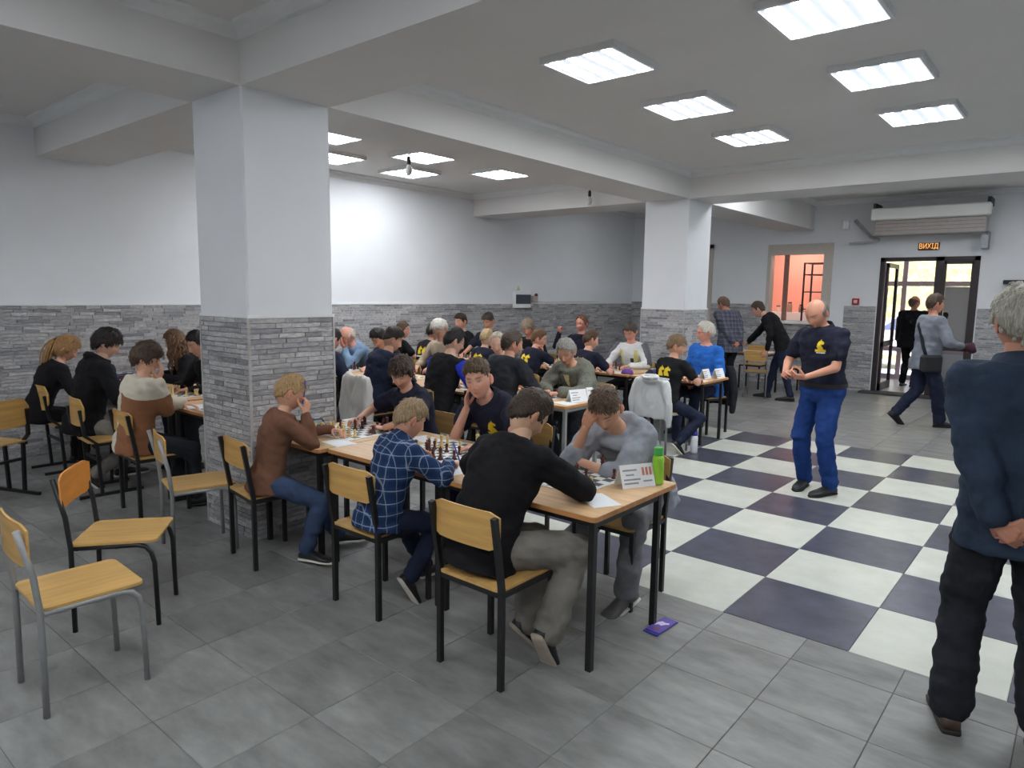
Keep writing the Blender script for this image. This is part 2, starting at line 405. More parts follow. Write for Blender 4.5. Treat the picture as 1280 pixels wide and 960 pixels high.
# ------------------------------------------------------------------ exit door, vestibule and the outside
dk = mat('door_dark', rgb(44, 34, 38), .45, var=.05); alu = mat('door_pale', rgb(196, 180, 188), .4, var=.03)
glass, gnt, gb = base('glass', .02); gb.inputs['Transmission Weight'].default_value = 1; gb.inputs['IOR'].default_value = 1.02; gb.inputs['Base Color'].default_value = (.97, .98, .98, 1)
d1 = thing('door_1', 'dark metal exit door with glass beside a fixed glazed leaf', 'door', (0, 0, 0)); d1['kind'] = 'structure'
m = MB(); ya, yb = YF-.01, YF+.09; MX = -.75
for x0, x1, z0, z1 in ((DX0, DX0+.07, 0, DZ), (DX1-.08, DX1, 0, DZ), (DX0, DX1, DZ-.07, DZ), (MX-.065, MX+.065, 0, DZ)): m.box(x0, x1, ya, yb, z0, z1)
m.build('door_frame', dk, d1)
m = MB()
for x0, x1, z0, z1 in ((MX+.065, MX+.10, .02, 2.40), (DX1-.12, DX1-.08, .02, 2.40), (MX+.065, DX1-.08, .85, .98), (MX+.065, DX1-.08, .02, .2), (MX+.065, DX1-.08, 2.36, 2.42)): m.box(x0, x1, ya+.02, yb-.02, z0, z1)
m.build('fixed_leaf', dk, d1)
MB().box(MX+.09, DX1-.1, YF+.035, YF+.041, .2, 2.37).build('pane', glass, d1)
m = MB(); lx = DX0+.075                     # open leaf, swung outwards
for y0, y1, z0, z1 in ((YF+.1, YF+.17, .02, 2.40), (YF+.88, YF+.95, .02, 2.40), (YF+.1, YF+.95, 2.32, 2.40), (YF+.1, YF+.95, .02, .16), (YF+.1, YF+.95, .85, .95)): m.box(lx, lx+.05, y0, y1, z0, z1)
m.build('open_leaf', dk, d1)
MB().box(lx+.02, lx+.026, YF+.17, YF+.88, .16, 2.32).build('pane', glass, d1)
MB().tube([(lx+.05, YF+.84, .95), (lx+.11, YF+.84, .95), (lx+.11, YF+.84, 1.4), (lx+.05, YF+.84, 1.4)], .013).build('door_handle', dk, d1)
MB().box(DX0-.15, DX1+.25, YF-.3, YF+.12, 0, .03, bev=.006).build('threshold', mat('threshold', rgb(62, 60, 62), .7), d1)
YV = 13.3
pale = mat('vestibule_paint', rgb(214, 208, 208), .8, var=.02)
struct(MB().box(-2.35, -2.25, YF+.25, YV, 0, 2.85).build('wall_vestibule_left', pale)); struct(MB().box(.75, .85, YF+.25, YV, 0, 2.85).build('wall_vestibule_right', pale)); struct(MB().box(-2.35, .85, YF+.25, YV+.1, 2.85, 2.95).build('ceiling_vestibule', pale))
struct(MB().box(-2.3, .8, YF, YV+.3, -.1, .02).build('floor_vestibule', mat('vestibule_floor', rgb(190, 180, 176), .35, var=.06, scale=(4, 4, 4))))
d2 = thing('door_2', 'pale aluminium street door frame with tall glass panes', 'door', (0, 0, 0)); d2['kind'] = 'structure'
m = MB()
for x in (-2.25, -1.82, -1.22, -.52, .67): m.box(x, x+.09, YV, YV+.07, .02, 2.85)
for z in (.02, .62, 2.02, 2.75): m.box(-2.25, .76, YV+.002, YV+.068, z, z+.1)
m.build('door_frame', alu, d2)
for x0, x1 in ((-2.16, -1.82), (-1.73, -1.22), (-1.13, -.52), (-.43, .67)): MB().box(x0, x1, YV+.03, YV+.036, .1, 2.78).build('pane', glass, d2)
m = MB(); m.box(-1.12, -.53, YV+.04, YV+.06, .12, 2.0)
m.build('door_panel', mat('door_panel', rgb(232, 234, 236), .5, var=.02), d2)
MB().tube([(-1.07, YV+.02, 2.0), (-1.07, YV+.02, .7), (-.58, YV+.02, .7), (-.58, YV+.02, 2.0), (-1.07, YV+.02, 2.0)], .02, square=True).build('panel_border', mat('white_metal', rgb(235, 236, 236), .4, var=.01), d2)
g = MB().box(-14, 12, YV+.1, 40, -.14, -.02).build('street_ground', mat('street', rgb(196, 194, 192), .9, var=.1, scale=(.8, .8, .8))); struct(g)
# yellow-green hedge across the street
rnd = random.Random(3); mb = MB()
for k in range(9000):
    x, y, z = rnd.uniform(-9, 4), 19+rnd.uniform(-.5, .6), rnd.uniform(0, 1)**.8*6.2
    s = rnd.uniform(.04, .09); a = rnd.uniform(0, 6.28); b = rnd.uniform(-.9, .9)
    u = Vector((math.cos(a), math.sin(a), b*.6)).normalized()*s; vv = Vector((-math.sin(a)*.3, math.cos(a)*.3, 1)).normalized()*s*.7; c = Vector((x, y, z))
    mb.add([c-u, c+vv, c+u, c-vv], [(0, 1, 2, 3)])
leafm = tilemat('hedge_leaf', rgb(184, 180, 124), rgb(222, 219, 178), True, (3, 3, 3), .7, .3, .18)
hd = thing('hedge', 'tall yellow-green hedge across the street outside', 'hedge', (0, 0, 0))
o = mb.build('leaf', leafm, hd); o['kind'] = 'stuff'
MB().box(-9, 4, 19.2, 19.8, -.02, 6.0).build('branch_mass', mat('hedge_core', rgb(176, 172, 126), .9, var=.3, scale=(4, 4, 4), bump=1, bdist=.1), hd)
car = thing('parked_car', 'pale car parked in the street outside the door', 'car', (-1.6, 16.6, 0))
prof = [(-2.1, .35), (-2.12, .75), (-1.95, .88), (-1.3, .95), (-.75, 1.40), (.85, 1.42), (1.5, .98), (2.0, .9), (2.12, .7), (2.1, .35)]
mtc = Matrix(((1, 0, 0, 0), (0, 0, 1, 0), (0, 1, 0, 0), (0, 0, 0, 1)))
MB().prism(prof, -.82, .82, mtc).build('car_body', mat('car_paint', rgb(206, 208, 214), .3, var=.01), car)
MB().prism([(-1.12, .98), (-.68, 1.33), (.05, 1.35), (.05, .98)], -.835, -.80, mtc).build('car_window', mat('car_glass', rgb(96, 110, 140), .15), car)
MB().prism([(.13, .98), (.13, 1.35), (.78, 1.34), (1.25, .98)], -.835, -.80, mtc).build('car_window', MATS['car_glass'], car)
for x in (-1.35, 1.35):
    wh = MB().lathe([(.05, -.1), (.3, -.1), (.33, -.07), (.33, .07), (.3, .1), (.05, .1)], 18)
    wh.v = [(a+x, c_-.80, b_+.33) for a, b_, c_ in wh.v]; wh.build('wheel', mat('tyre', rgb(40, 40, 42), .8), car)
# serving window into the kitchen
wn = thing('window_1', 'beige framed serving window showing an orange room', 'window', (0, 0, 0)); wn['kind'] = 'structure'
beige = mat('window_beige', rgb(196, 190, 182), .5, var=.04)
m = MB()
for x0, x1, z0, z1 in ((WX0, WX0+.07, WZ0, WZ1), (WX1-.17, WX1, WZ0, WZ1), (WX0+.07, WX1-.17, WZ1-.2, WZ1)): m.box(x0, x1, YF-.015, YF+.2, z0, z1)
m.build('window_frame', beige, wn)
MB().box(WX0+.3, WX0+.39, YF+.1, YF+.14, WZ0, WZ1-.2).build('mullion', mat('mullion', rgb(150, 110, 100), .5), wn)
MB().box(WX0-.04, WX1+.04, YF-.12, YF+.25, WZ0-.06, WZ0, bev=.008).build('window_sill', trimp, wn)
MB().box(WX0+.07, WX1-.17, YF+.12, YF+.126, WZ0, WZ1-.2).build('pane', glass, wn)
orange = mat('orange_wall', rgb(224, 152, 130), .8, var=.04, scale=(1, 1, 1))
k = MB().box(-5, -2.1, 12.6, 12.7, 0, 3.2).box(-5, -4.9, YF+.25, 12.6, 0, 3.2).box(-2.42, -2.4, YF+.25, 12.6, 0, 3.2).box(-5, -2.1, YF+.25, 12.7, 3.1, 3.2).box(-5, -2.1, YF+.25, 12.7, -.1, 0).build('wall_kitchen', orange); struct(k)
lk = bpy.data.lights.new('kitchen_lamp', 'AREA'); lk.energy = 30; lk.size = .9; lk.color = (1, .97, .95); lo = bpy.data.objects.new('kitchen_lamp', lk); COL.objects.link(lo); lo.location = (-3.6, 11.7, 3.05)
tag(MB().box(-4.6, -2.95, 12.1, 12.58, .02, 1.42).build('kitchen_counter', mat('white_lam', rgb(238, 234, 226), .4, var=.02)), 'white kitchen counter seen through the serving window', 'counter')
sh = thing('kitchen_shelf', 'dark metal shelf standing inside the serving window', 'shelf', (-3.02, 11.5, 0))
mdk = mat('dark_metal', rgb(52, 50, 54), .5, var=.1)
for sx in (-.2, .2):
    for sy in (-.25, .25): MB().box(sx-.015, sx+.015, sy-.015, sy+.015, 0, 2.45).build('post', mdk, sh)
for z in (.6, 1.1, 1.5, 1.85, 2.2, 2.43): MB().box(-.21, .21, -.26, .26, z, z+.02).build('shelf_board', mdk, sh)
for kx, (x, h, c) in enumerate(((-4.05, .12, (214, 170, 150)), (-3.8, .2, (150, 120, 100)), (-3.55, .15, (120, 96, 88)), (-3.3, .22, (226, 220, 210)))):
    t = thing('kitchen_jar', ['low pink jar on the kitchen counter', 'tall brown jar on the kitchen counter', 'small dark jar on the kitchen counter', 'tall white canister on the kitchen counter'][kx], 'jar', (x, 12.25, 1.42))
    MB().lathe([(.05, 0), (.055, .01), (.055, h*.8), (.04, h*.9), (.04, h)], 12).build('jar_body', mat('jar%d' % kx, rgb(*c), .4), t)
    MB().lathe([(.044, h), (.044, h+.02), (.01, h+.024)], 12).build('lid', mdk, t)
# door casing beside the second column
d3 = MB()
dx = on_y(886, 306, YF); dx1 = on_y(893, 306, YF)
d3.box(dx.x-.9, dx.x-.8, YF-.04, YF, 0, dx.z).box(dx.x, dx1.x, YF-.04, YF, 0, dx.z).box(dx.x-.9, dx1.x, YF-.04, YF, dx.z-.08, dx.z)
d3 = d3.build('door_3', mat('casing', rgb(190, 184, 176), .5, var=.03)); struct(d3)
MB().box(dx.x-.8, dx.x, YF-.015, YF+.0, 0, dx.z-.08).build('door_leaf', mat('leaf_grey', rgb(176, 176, 176), .5), d3)
# air curtain over the door
ac = thing('air_curtain', 'long white air curtain box bracketed above the exit door', 'heater', (0, 0, 0))
a0, a1 = on_y(1092, 265, 10.38).x, on_y(1241, 255, 10.38).x
MB().box(a0, a1, 10.2, 10.42, 3.12, 3.33, bev=.02).build('casing', mat('ac_white', rgb(240, 240, 236), .3, var=.01), ac)
MB().box(a0+.05, a1-.05, 10.28, 10.62, 2.86, 3.12, bev=.015).build('lower_body', mat('ac_grey', rgb(178, 172, 168), .5, var=.05), ac)
for z in (2.93, 2.99, 3.05): MB().box(a0+.07, a1-.07, 10.272, 10.282, z, z+.008).build('louvre', mat('ac_line', rgb(150, 128, 120), .6), ac)
for x in (a0+.02, a1-.06): MB().box(x, x+.05, 10.25, YF, 3.3, 3.42).build('bracket', mdk, ac)
MB().box(a1-.12, a1-.02, 10.45, YF, 2.6, 2.88).build('drop_bracket', mat('steel', rgb(136, 140, 146), .35, .6), ac)
MB().tube([(a0+.1, 10.5, 2.8), (a0-.05, 10.55, 2.86), (a0-.35, 10.6, 3.18)], .025, square=True).tube([(a0+.1, 10.5, 2.78), (a0-.42, 10.6, 2.76)], .018, square=True).build('side_bracket', mat('steel2', rgb(176, 178, 180), .4, .3), ac)
MB().box(a0-.58, a0-.45, 10.6, YF, 3.02, 3.2, bev=.02).build('valve', mat('ac_white2', rgb(236, 238, 240), .25), ac)
# exit sign
s0, s1 = on_y(1148, 305, YF-.03), on_y(1174, 311, YF-.03)
sg = thing('exit_sign', 'small dark sign with orange lettering above the exit door', 'sign', ((s0.x+s1.x)/2, YF-.03, (s0.z+s1.z)/2))
hw, hh = (s1.x-s0.x)/2, .065
MB().box(-hw, hw, 0, .03, -hh, hh).build('sign_plate', mat('sign_dark', rgb(60, 48, 40), .5), sg)
cu = bpy.data.curves.new('txt', 'FONT'); cu.body = '\u0412\u0418\u0425\u0406\u0414'; cu.size = .125; cu.align_x = 'CENTER'; cu.align_y = 'CENTER'; cu.extrude = .002
to = bpy.data.objects.new('txt', cu); COL.objects.link(to); bpy.context.view_layer.update()
me = bpy.data.meshes.new_from_object(to.evaluated_get(bpy.context.evaluated_depsgraph_get())); bpy.data.objects.remove(to)
xs = [q.co.x for q in me.vertices]; kx = 1.8*hw/(max(xs)-min(xs))
for q in me.vertices: q.co = Vector((q.co.x*kx, -.003-q.co.z, q.co.y))
me.materials.clear(); link('lettering', me, emit('sign_orange', rgb(255, 178, 96), .9), sg)
# small fittings
f = on_y(1070, 377, YF)
al = thing('fire_alarm', 'red fire alarm call point beside the exit door', 'alarm', (f.x, YF, f.z))
MB().box(-.06, .06, -.045, 0, -.06, .06, bev=.008).build('alarm_case', mat('alarm_red', rgb(168, 36, 40), .4), al)
MB().box(-.03, .03, -.05, -.04, -.03, .03, bev=.004).build('press_plate', mat('alarm_white', rgb(222, 190, 186), .4), al)
e0, e1 = on_x(640, 363, XW), on_x(659, 385, XW)
ep = thing('fuse_box', 'white wall fuse box with dark window on the brick edge', 'fuse box', (XW, (e0.y+e1.y)/2, (e0.z+e1.z)/2))
hw, hh = abs(e1.y-e0.y)/2, abs(e0.z-e1.z)/2
MB().box(0, .09, -hw, hw, -hh, hh, bev=.012).build('box_body', mat('box_white', rgb(232, 234, 236), .4, var=.01), ep)
MB().box(.085, .097, -hw*.95, hw*.95, -hh*.5, hh*.55, bev=.004).build('box_window', mat('box_dark', rgb(62, 76, 90), .25), ep)
e2 = on_x(667, 372, XW)
sk = thing('wall_socket', 'grey wall socket with red plug beside the fuse box', 'socket', (XW, e2.y, e2.z))
MB().box(0, .05, -.08, .08, -.09, .03, bev=.006).build('socket_body', mat('socket_grey', rgb(170, 168, 160), .5), sk)
MB().lathe([(.03, 0), (.034, .03), (.02, .05)], 10, (.04, .03, .03)).build('plug', mat('plug_red', rgb(120, 40, 50), .5), sk)
e3 = on_x(648, 361, XW)
tag(MB().add([(XW+.004, e3.y-.06, e3.z-.05), (XW+.004, e3.y+.06, e3.z-.05), (XW+.004, e3.y, e3.z+.06), (XW, e3.y-.06, e3.z-.05), (XW, e3.y+.06, e3.z-.05), (XW, e3.y, e3.z+.06)], [(0, 1, 2), (0, 3, 4, 1), (1, 4, 5, 2), (2, 5, 3, 0)]).build('warning_sign', mat('warn', rgb(206, 196, 150), .6)), 'small yellow warning triangle above the fuse box', 'sign')
tag(MB().tube([(XW+.01, e2.y+.05, e2.z-.05), (XW+.012, e2.y+.3, e2.z-.08), (XW+.012, e2.y+2.2, e2.z-.07)], .008).build('wall_cable', trimp), 'thin white cable running along the wall from the socket', 'cable')
tv = on_y(1254, 350, YF-.1)
tag(MB().box(tv.x, tv.x+1.2, YF-.12, YF-.01, tv.z-.07, tv.z, bev=.01).build('wall_shelf', mat('shelf_dark', rgb(28, 28, 34), .5)), 'dark wall shelf beyond the grey-haired man by the door', 'shelf')
for px, py, sc, lb in ((511, 206, 1.25, 'bare bulb hanging close under a ceiling light'), (737, 246, 1.0, 'bare bulb hanging beside the beam between the columns')):
    p = on_z(px, py, 3.14 if sc > 1.1 else 3.17)
    b = thing('hanging_bulb', lb, 'bulb', (p.x, p.y, p.z))
    MB().tube([(0, 0, .06), (0, 0, ZC-p.z)], .004).build('flex', trimp, b)
    MB().lathe([(.016, 0), (.022, .01), (.022, .075), (.008, .095)], 12).build('lamp_holder', mat('holder_black', rgb(32, 30, 30), .5), b)
    MB().lathe([(.002, -.115), (.02, -.11), (.036, -.085), (.04, -.06), (.034, -.035), (.018, -.005), (.016, .004)], 14).build('bulb_glass', mat('bulb_glass', rgb(206, 208, 206), .15, var=.02), b)

# ------------------------------------------------------------------ furniture
def woodmat(name, c, sc=(3, 40, 3)):
    return mat(name, c, .42, var=.13, scale=sc, bump=.08, spec=.4)
beech = woodmat('beech_laminate', rgb(208, 172, 130)); beechedge = woodmat('beech_edge', rgb(188, 132, 80))
ply = woodmat('plywood', rgb(203, 163, 98), (30, 3, 3)); ply2 = woodmat('plywood_back', rgb(200, 158, 92), (3, 3, 40)); plyo = woodmat('plywood_orange', rgb(214, 142, 62), (3, 3, 30))
blk = mat('black_steel', rgb(26, 26, 28), .45, var=.1, spec=.5); slv = mat('silver_steel', rgb(150, 152, 152), .4, .25, var=.08)
TH = .75
def table(x0, x1, y0, y1, label, legs=blk, group=None, inset=.16):
    L, D = x1-x0, y1-y0
    t = thing('chess_table', label, 'table', ((x0+x1)/2, (y0+y1)/2, 0), 0, group)
    MB().prism(rrect(L, D, .025), TH-.022, TH).build('tabletop', beech, t)
    m = MB(); P = rrect(L+.004, D+.004, .026); Q = rrect(L, D, .025); n = len(P)
    V = [(x, y, TH-.024) for x, y in P]+[(x, y, TH-.002) for x, y in P]
    m.add(V, [(i, (i+1) % n, n+(i+1) % n, n+i) for i in range(n)]); m.build('edge_band', beechedge, t)
    for sx in (-1, 1):
        for yy in (-D/2+.035, D/2-inset):
            MB().box(sx*(L/2-.03)-.015, sx*(L/2-.03)+.015, yy-.015, yy+.015, 0, TH-.022).build('leg', legs, t)
        MB().box(sx*(L/2-.03)-.012, sx*(L/2-.03)+.012, -D/2+.05, D/2-inset, TH-.06, TH-.022).build('side_rail', legs, t)
    MB().box(-L/2+.04, L/2-.04, -D/2+.028, -D/2+.044, TH-.055, TH-.022).build('front_rail', legs, t)
    MB().box(-L/2+.04, L/2-.04, D/2-inset-.008, D/2-inset+.008, TH-.055, TH-.022).build('back_rail', legs, t)
    return t
TG = 'pale wood tables set in long rows'
table(-1.20, -.19, -1.04, -.24, 'pale wood table with green bottle and tent card, end of its row')
table(-2.215, -1.205, -1.03, -.23, 'pale wood table between the plaid shirt boy and the boy leaning on his hand')
table(-2.90, -2.225, -1.09, -.24, 'short pale wood table pushed against the brick column')
table(-4.67, -3.62, -.97, -.28, 'pale wood table before the boy in cream and brown')
table(-5.78, -4.75, -.84, -.16, 'pale wood table before the person in the black hoodie')
table(-6.83, -5.80, -.84, -.16, 'pale wood table before the ponytail girl by the wall')
xs3 = [(-3.22, -2.10), (-4.36, -3.24), (-5.50, -4.38), (-6.64, -5.52)]
lb3 = ['pale wood table before the man in the tweed jacket, end of its row', 'pale wood table before the man in the blue-sleeved vest', 'pale wood table before the man in the navy jacket', 'pale wood table before the man in denim']
for (a, b), l in zip(xs3, lb3): table(a, b, 1.40, 2.10, l, slv if a == -3.22 else blk)
xs4 = [(-2.95, -1.97), (-3.99, -2.99), (-5.01, -4.01), (-6.03, -5.03), (-6.83, -6.05)]
lb4 = ['pale wood table before the man in the blue sweater, end of its row', 'pale wood table before the man in the white jersey', 'pale wood table before the man in glasses by the wall', 'pale wood table before the curly grey-haired man', 'short pale wood table against the wall before the dark-haired man']
for (a, b), l in zip(xs4, lb4): table(a, b, 3.96, 4.68, l)

def backpanel(m, w, z0, z1, y, mat_, parent, rounded=False, curve=.018):
    """plywood backrest, slightly curved; y = position of its middle"""
    if rounded: P = [(x, z) for x, z in rrect(w, z1-z0, .07, 5, 0, (z0+z1)/2)]
    else: P = [(x, z) for x, z in rrect(w, z1-z0, .02, 3, 0, (z0+z1)/2)]
    V = []; n = len(P)
    for dy in (-.005, .005): V += [(x, y+dy-curve*(1-(2*x/w)**2), z) for x, z in P]
    nx = 8; mb = MB()
    # strip mesh so that the curve shows: cut the outline into vertical slices
    xs = [-w/2+w*i/nx for i in range(nx+1)]
    def zr(x):
        r = .07 if rounded else .02; e = max(0, abs(x)-(w/2-r))
        k = r-math.sqrt(max(0, r*r-e*e)); return z0+k, z1-k
    V = []
    for x in xs:
        a, b = zr(x); yy = y-curve*(1-(2*x/w)**2)
        V += [(x, yy-.005, a), (x, yy+.005, a), (x, yy+.005, b), (x, yy-.005, b)]
    F = []
    for i in range(nx):
        for j in range(4): F.append((i*4+j, i*4+(j+1) % 4, (i+1)*4+(j+1) % 4, (i+1)*4+j))
    F += [(0, 3, 2, 1), (nx*4, nx*4+1, nx*4+2, nx*4+3)]
    return mb.add(V, F).build('backrest', mat_, parent)
def seat(w, d, z, mat_, parent, cy=0):
    return MB().prism(rrect(w, d, .035, 4, 0, cy), z-.006, z+.006).build('seat', mat_, parent)
def chair_classic(label):
    c = thing('chair', label, 'chair')
    for s in (-1, 1):
        MB().tube([(s*.19, -.18, 0), (s*.19, -.18, .46), (s*.19, -.205, .62), (s*.19, -.235, .80)], .0125, square=True).build('back_leg', blk, c)
        MB().tube([(s*.19, .18, 0), (s*.19, .18, .452)], .0125, square=True).build('front_leg', blk, c)
        MB().box(s*.19-.011, s*.19+.011, -.18, .18, .428, .452).build('side_rail', blk, c)
    MB().box(-.19, .19, .169, .191, .428, .452).build('front_rail', blk, c)
    MB().box(-.19, .19, -.191, -.169, .428, .452).build('rear_rail', blk, c)
    seat(.385, .39, .46, ply, c); backpanel(None, .40, .645, .815, -.208, ply2, c)
    return c
def chair_arch(label, m, bm):
    c = thing('chair', label, 'chair')
    for s in (-1, 1):
        MB().tube([(s*.19, -.19, 0), (s*.19, -.185, .44), (s*.19, -.20, .60), (s*.19, -.245, .80)], .013, 8).build('back_leg', m, c)
        MB().tube([(s*.185, -.19, .437), (s*.185, .12, .437), (s*.185, .158, .425), (s*.185, .182, .395), (s*.185, .195, .34), (s*.185, .20, 0)], .0125, 8).build('front_leg', m, c)
    MB().tube([(-.185, .02, .432), (.185, .02, .432)], .01, 8).build('cross_rail', m, c)
    MB().tube([(-.185, -.16, .432), (.185, -.16, .432)], .01, 8).build('rear_rail', m, c)
    seat(.385, .40, .455, ply, c, .01); backpanel(None, .40, .64, .815, -.212, bm, c)
    return c
def chair_sled(label):
    c = thing('chair', label, 'chair')
    for s in (-1, 1):
        MB().box(s*.19-.0125, s*.19+.0125, -.27, .22, 0, .025).build('floor_bar', blk, c)
        MB().tube([(s*.19, -.10, .02), (s*.19, -.12, .45), (s*.18, -.20, .52), (s*.165, -.225, .74)], .0125, square=True).build('back_leg', blk, c)
        MB().tube([(s*.19, .08, .02), (s*.19, .10, .445)], .0125, square=True).build('front_leg', blk, c)
        MB().box(s*.19-.011, s*.19+.011, -.16, .19, .428, .452).build('side_rail', blk, c)
    MB().box(-.19, .19, -.115, -.095, .29, .312).build('stretcher', blk, c)
    seat(.39, .39, .46, ply, c, .02); backpanel(None, .40, .60, .83, -.20, ply2, c, True, .03)
    return c
pc = chair_classic('black-framed plywood chair under the boy in the brown sweater'); pc.location = (-2.60, -1.21, 0); pc.rotation_euler.z = R(-8)
pa = chair_arch('empty chair with silver tube legs and scuffed seat, standing apart', slv, ply2); pa.location = (-1.865, -2.575, 0); pa.rotation_euler.z = R(-2)
pb = chair_arch('empty chair with black arched legs and orange backrest', blk, plyo); pb.location = (-2.43, -2.17, 0); pb.rotation_euler.z = R(-37)
ps = chair_sled('black sled-base chair with rounded back under the ponytail girl'); ps.location = (-6.10, -1.27, 0)
dup(pa, (-3.10, -1.45, 0), R(-14), 'empty silver-legged chair before the brick column')
dup(ps, (-5.02, -1.32, 0), R(-4), 'black sled-base chair with rounded back under the black hoodie')
dup(ps, (-5.42, -2.05, 0), R(112), 'empty sled-base chair turned away near the brick wall')
def classic(x, y, rz, who): return dup(pc, (x, y, 0), R(rz), 'black-framed plywood chair under '+who)
classic(-1.53, -1.155, 0, 'the boy in the plaid shirt')
classic(-.61, -1.225, 0, 'the youth in the black sweatshirt')
classic(-4.17, -1.28, -3, 'the boy in cream and brown')

# ------------------------------------------------------------------ chess sets
vin, vnt, vb = base('board_vinyl', .5)
ck = node(vnt, 'ShaderNodeTexChecker'); ck.inputs['Color1'].default_value = rgb(226, 228, 226); ck.inputs['Color2'].default_value = rgb(72, 76, 78); ck.inputs['Scale'].default_value = 1/.055
tcn = node(vnt, 'ShaderNodeTexCoord'); mpn = node(vnt, 'ShaderNodeMapping'); mpn.inputs['Location'].default_value = (20*.055, 20*.055, .01)
vnt.links.new(tcn.outputs['Object'], mpn.inputs[0]); vnt.links.new(mpn.outputs[0], ck.inputs['Vector'])
sxy = node(vnt, 'ShaderNodeSeparateXYZ'); vnt.links.new(tcn.outputs['Object'], sxy.inputs[0])
ax = node(vnt, 'ShaderNodeMath', operation='ABSOLUTE'); ay = node(vnt, 'ShaderNodeMath', operation='ABSOLUTE'); mxx = node(vnt, 'ShaderNodeMath', operation='MAXIMUM'); gt = node(vnt, 'ShaderNodeMath', operation='GREATER_THAN'); gt.inputs[1].default_value = .22
vnt.links.new(sxy.outputs[0], ax.inputs[0]); vnt.links.new(sxy.outputs[1], ay.inputs[0]); vnt.links.new(ax.outputs[0], mxx.inputs[0]); vnt.links.new(ay.outputs[0], mxx.inputs[1]); vnt.links.new(mxx.outputs[0], gt.inputs[0])
mc = node(vnt, 'ShaderNodeMix', data_type='RGBA'); vnt.links.new(gt.outputs[0], mc.inputs[0]); vnt.links.new(ck.outputs[0], mc.inputs[6]); mc.inputs[7].default_value = rgb(224, 226, 225); vnt.links.new(mc.outputs[2], vb.inputs['Base Color'])
bmesh_board = MB().prism(rrect(.49, .49, .008), 0, .0025).mesh('chessboard', vin)
pw = mat('piece_cream', rgb(222, 192, 130), .35, var=.1, scale=(60, 60, 60)); pd = mat('piece_brown', rgb(84, 36, 28), .35, var=.25, scale=(60, 60, 60))
PROF = {
 'pawn': [(.0155, 0), (.0165, .004), (.0155, .008), (.011, .012), (.0075, .022), (.0065, .031), (.0105, .034), (.007, .037), (.0105, .043), (.0108, .047), (.008, .053), (.001, .056)],
 'rook': [(.0175, 0), (.018, .005), (.015, .011), (.011, .018), (.0095, .036), (.0125, .042), (.0135, .044), (.0135, .056), (.010, .056), (.010, .052), (.001, .052)],
 'bishop': [(.0175, 0), (.018, .005), (.015, .011), (.0095, .02), (.007, .042), (.0125, .046), (.0085, .05), (.0115, .058), (.0105, .066), (.004, .074), (.0038, .078), (.001, .081)],
 'queen': [(.019, 0), (.0195, .005), (.016, .012), (.0105, .024), (.008, .054), (.0135, .059), (.009, .063), (.0105, .07), (.0145, .081), (.0105, .082), (.006, .086), (.001, .089)],
 'king': [(.0195, 0), (.02, .005), (.0165, .012), (.011, .025), (.0085, .058), (.0145, .063), (.0095, .067), (.011, .075), (.0145, .085), (.008, .09), (.001, .092)]}
PM = {}
for kind, pr in PROF.items():
    for cn, mm in (('cream', pw), ('brown', pd)):
        b = MB().lathe(pr, 12)
        if kind == 'king': b.box(-.002, .002, -.002, .002, .09, .104).box(-.005, .005, -.002, .002, .096, .100)
        if kind == 'rook':
            for k in range(4):
                a = R(45+90*k); b.box(.0115*math.cos(a)-.004, .0115*math.cos(a)+.004, .0115*math.sin(a)-.004, .0115*math.sin(a)+.004, .055, .060)
        PM[kind, cn] = b.mesh(kind, mm)
for cn, mm in (('cream', pw), ('brown', pd)):
    b = MB().lathe([(.0175, 0), (.018, .005), (.015, .011), (.012, .016), (.001, .017)], 12)
    P = [(-.011, .014), (.012, .014), (.010, .026), (.006, .036), (.016, .040), (.019, .046), (.015, .052), (.006, .058), (.004, .066), (0, .06), (-.008, .054), (-.012, .044), (-.013, .028)]
    mt = Matrix(((0, 0, 1, 0), (1, 0, 0, 0), (0, 1, 0, 0), (0, 0, 0, 1)))
    b.prism(P, -.0065, .0065, mt); PM['knight', cn] = b.mesh('knight', mm)
BACK = ['rook', 'knight', 'bishop', 'queen', 'king', 'bishop', 'knight', 'rook']
def chess(x, y, who, near, full=True, rz=0, seed=0, z=TH):
    """board with a middlegame position; near = colour of the army on the -y side"""
    rnd = random.Random(seed*13+1); z = z+.0005
    o = tag(link('chessboard', bmesh_board, None, None, (x, y, z), R(rz)), 'roll-up chessboard '+who, 'chessboard')
    far = 'brown' if near == 'cream' else 'cream'; occ = {}
    def put(k, c, f, r):
        f = min(7, max(0, f)); r = min(7, max(0, r))
        if (f, r) in occ: return
        occ[(f, r)] = (k, c)
    for c, home, s in ((near, 0, 1), (far, 7, -1)):
        for f in range(8):
            if full or rnd.random() < .6:
                if rnd.random() < .72: put('pawn', c, f, home+s*(1+rnd.choice((0, 0, 1, 2))))
            if BACK[f] != 'king' and rnd.random() < (.8 if full else .5):
                put(BACK[f], c, f+rnd.choice((0, 0, 0, 1, -1)), home+s*rnd.choice((0, 0, 0, 2, 3)))
        put('king', c, rnd.choice((4, 6, 5)), home)
    ca, sa = math.cos(R(rz)), math.sin(R(rz))
    for (f, r), (k, c) in occ.items():
        u, v = (f-3.5)*.055+rnd.uniform(-.006, .006), (r-3.5)*.055+rnd.uniform(-.006, .006)
        p = link('chess_'+k, PM[k, c], None, None, (x+u*ca-v*sa, y+u*sa+v*ca, z+.0025), rnd.uniform(-.5, .5)+(0 if c == near else math.pi))
        tag(p, ('cream ' if c == 'cream' else 'dark brown ')+'wooden '+k+' on the board '+who, 'chess piece', '%s %ss on the board %s' % (c, k, who))
chess(-2.55, -.56, 'by the brick column', 'cream', True, 0, 1)
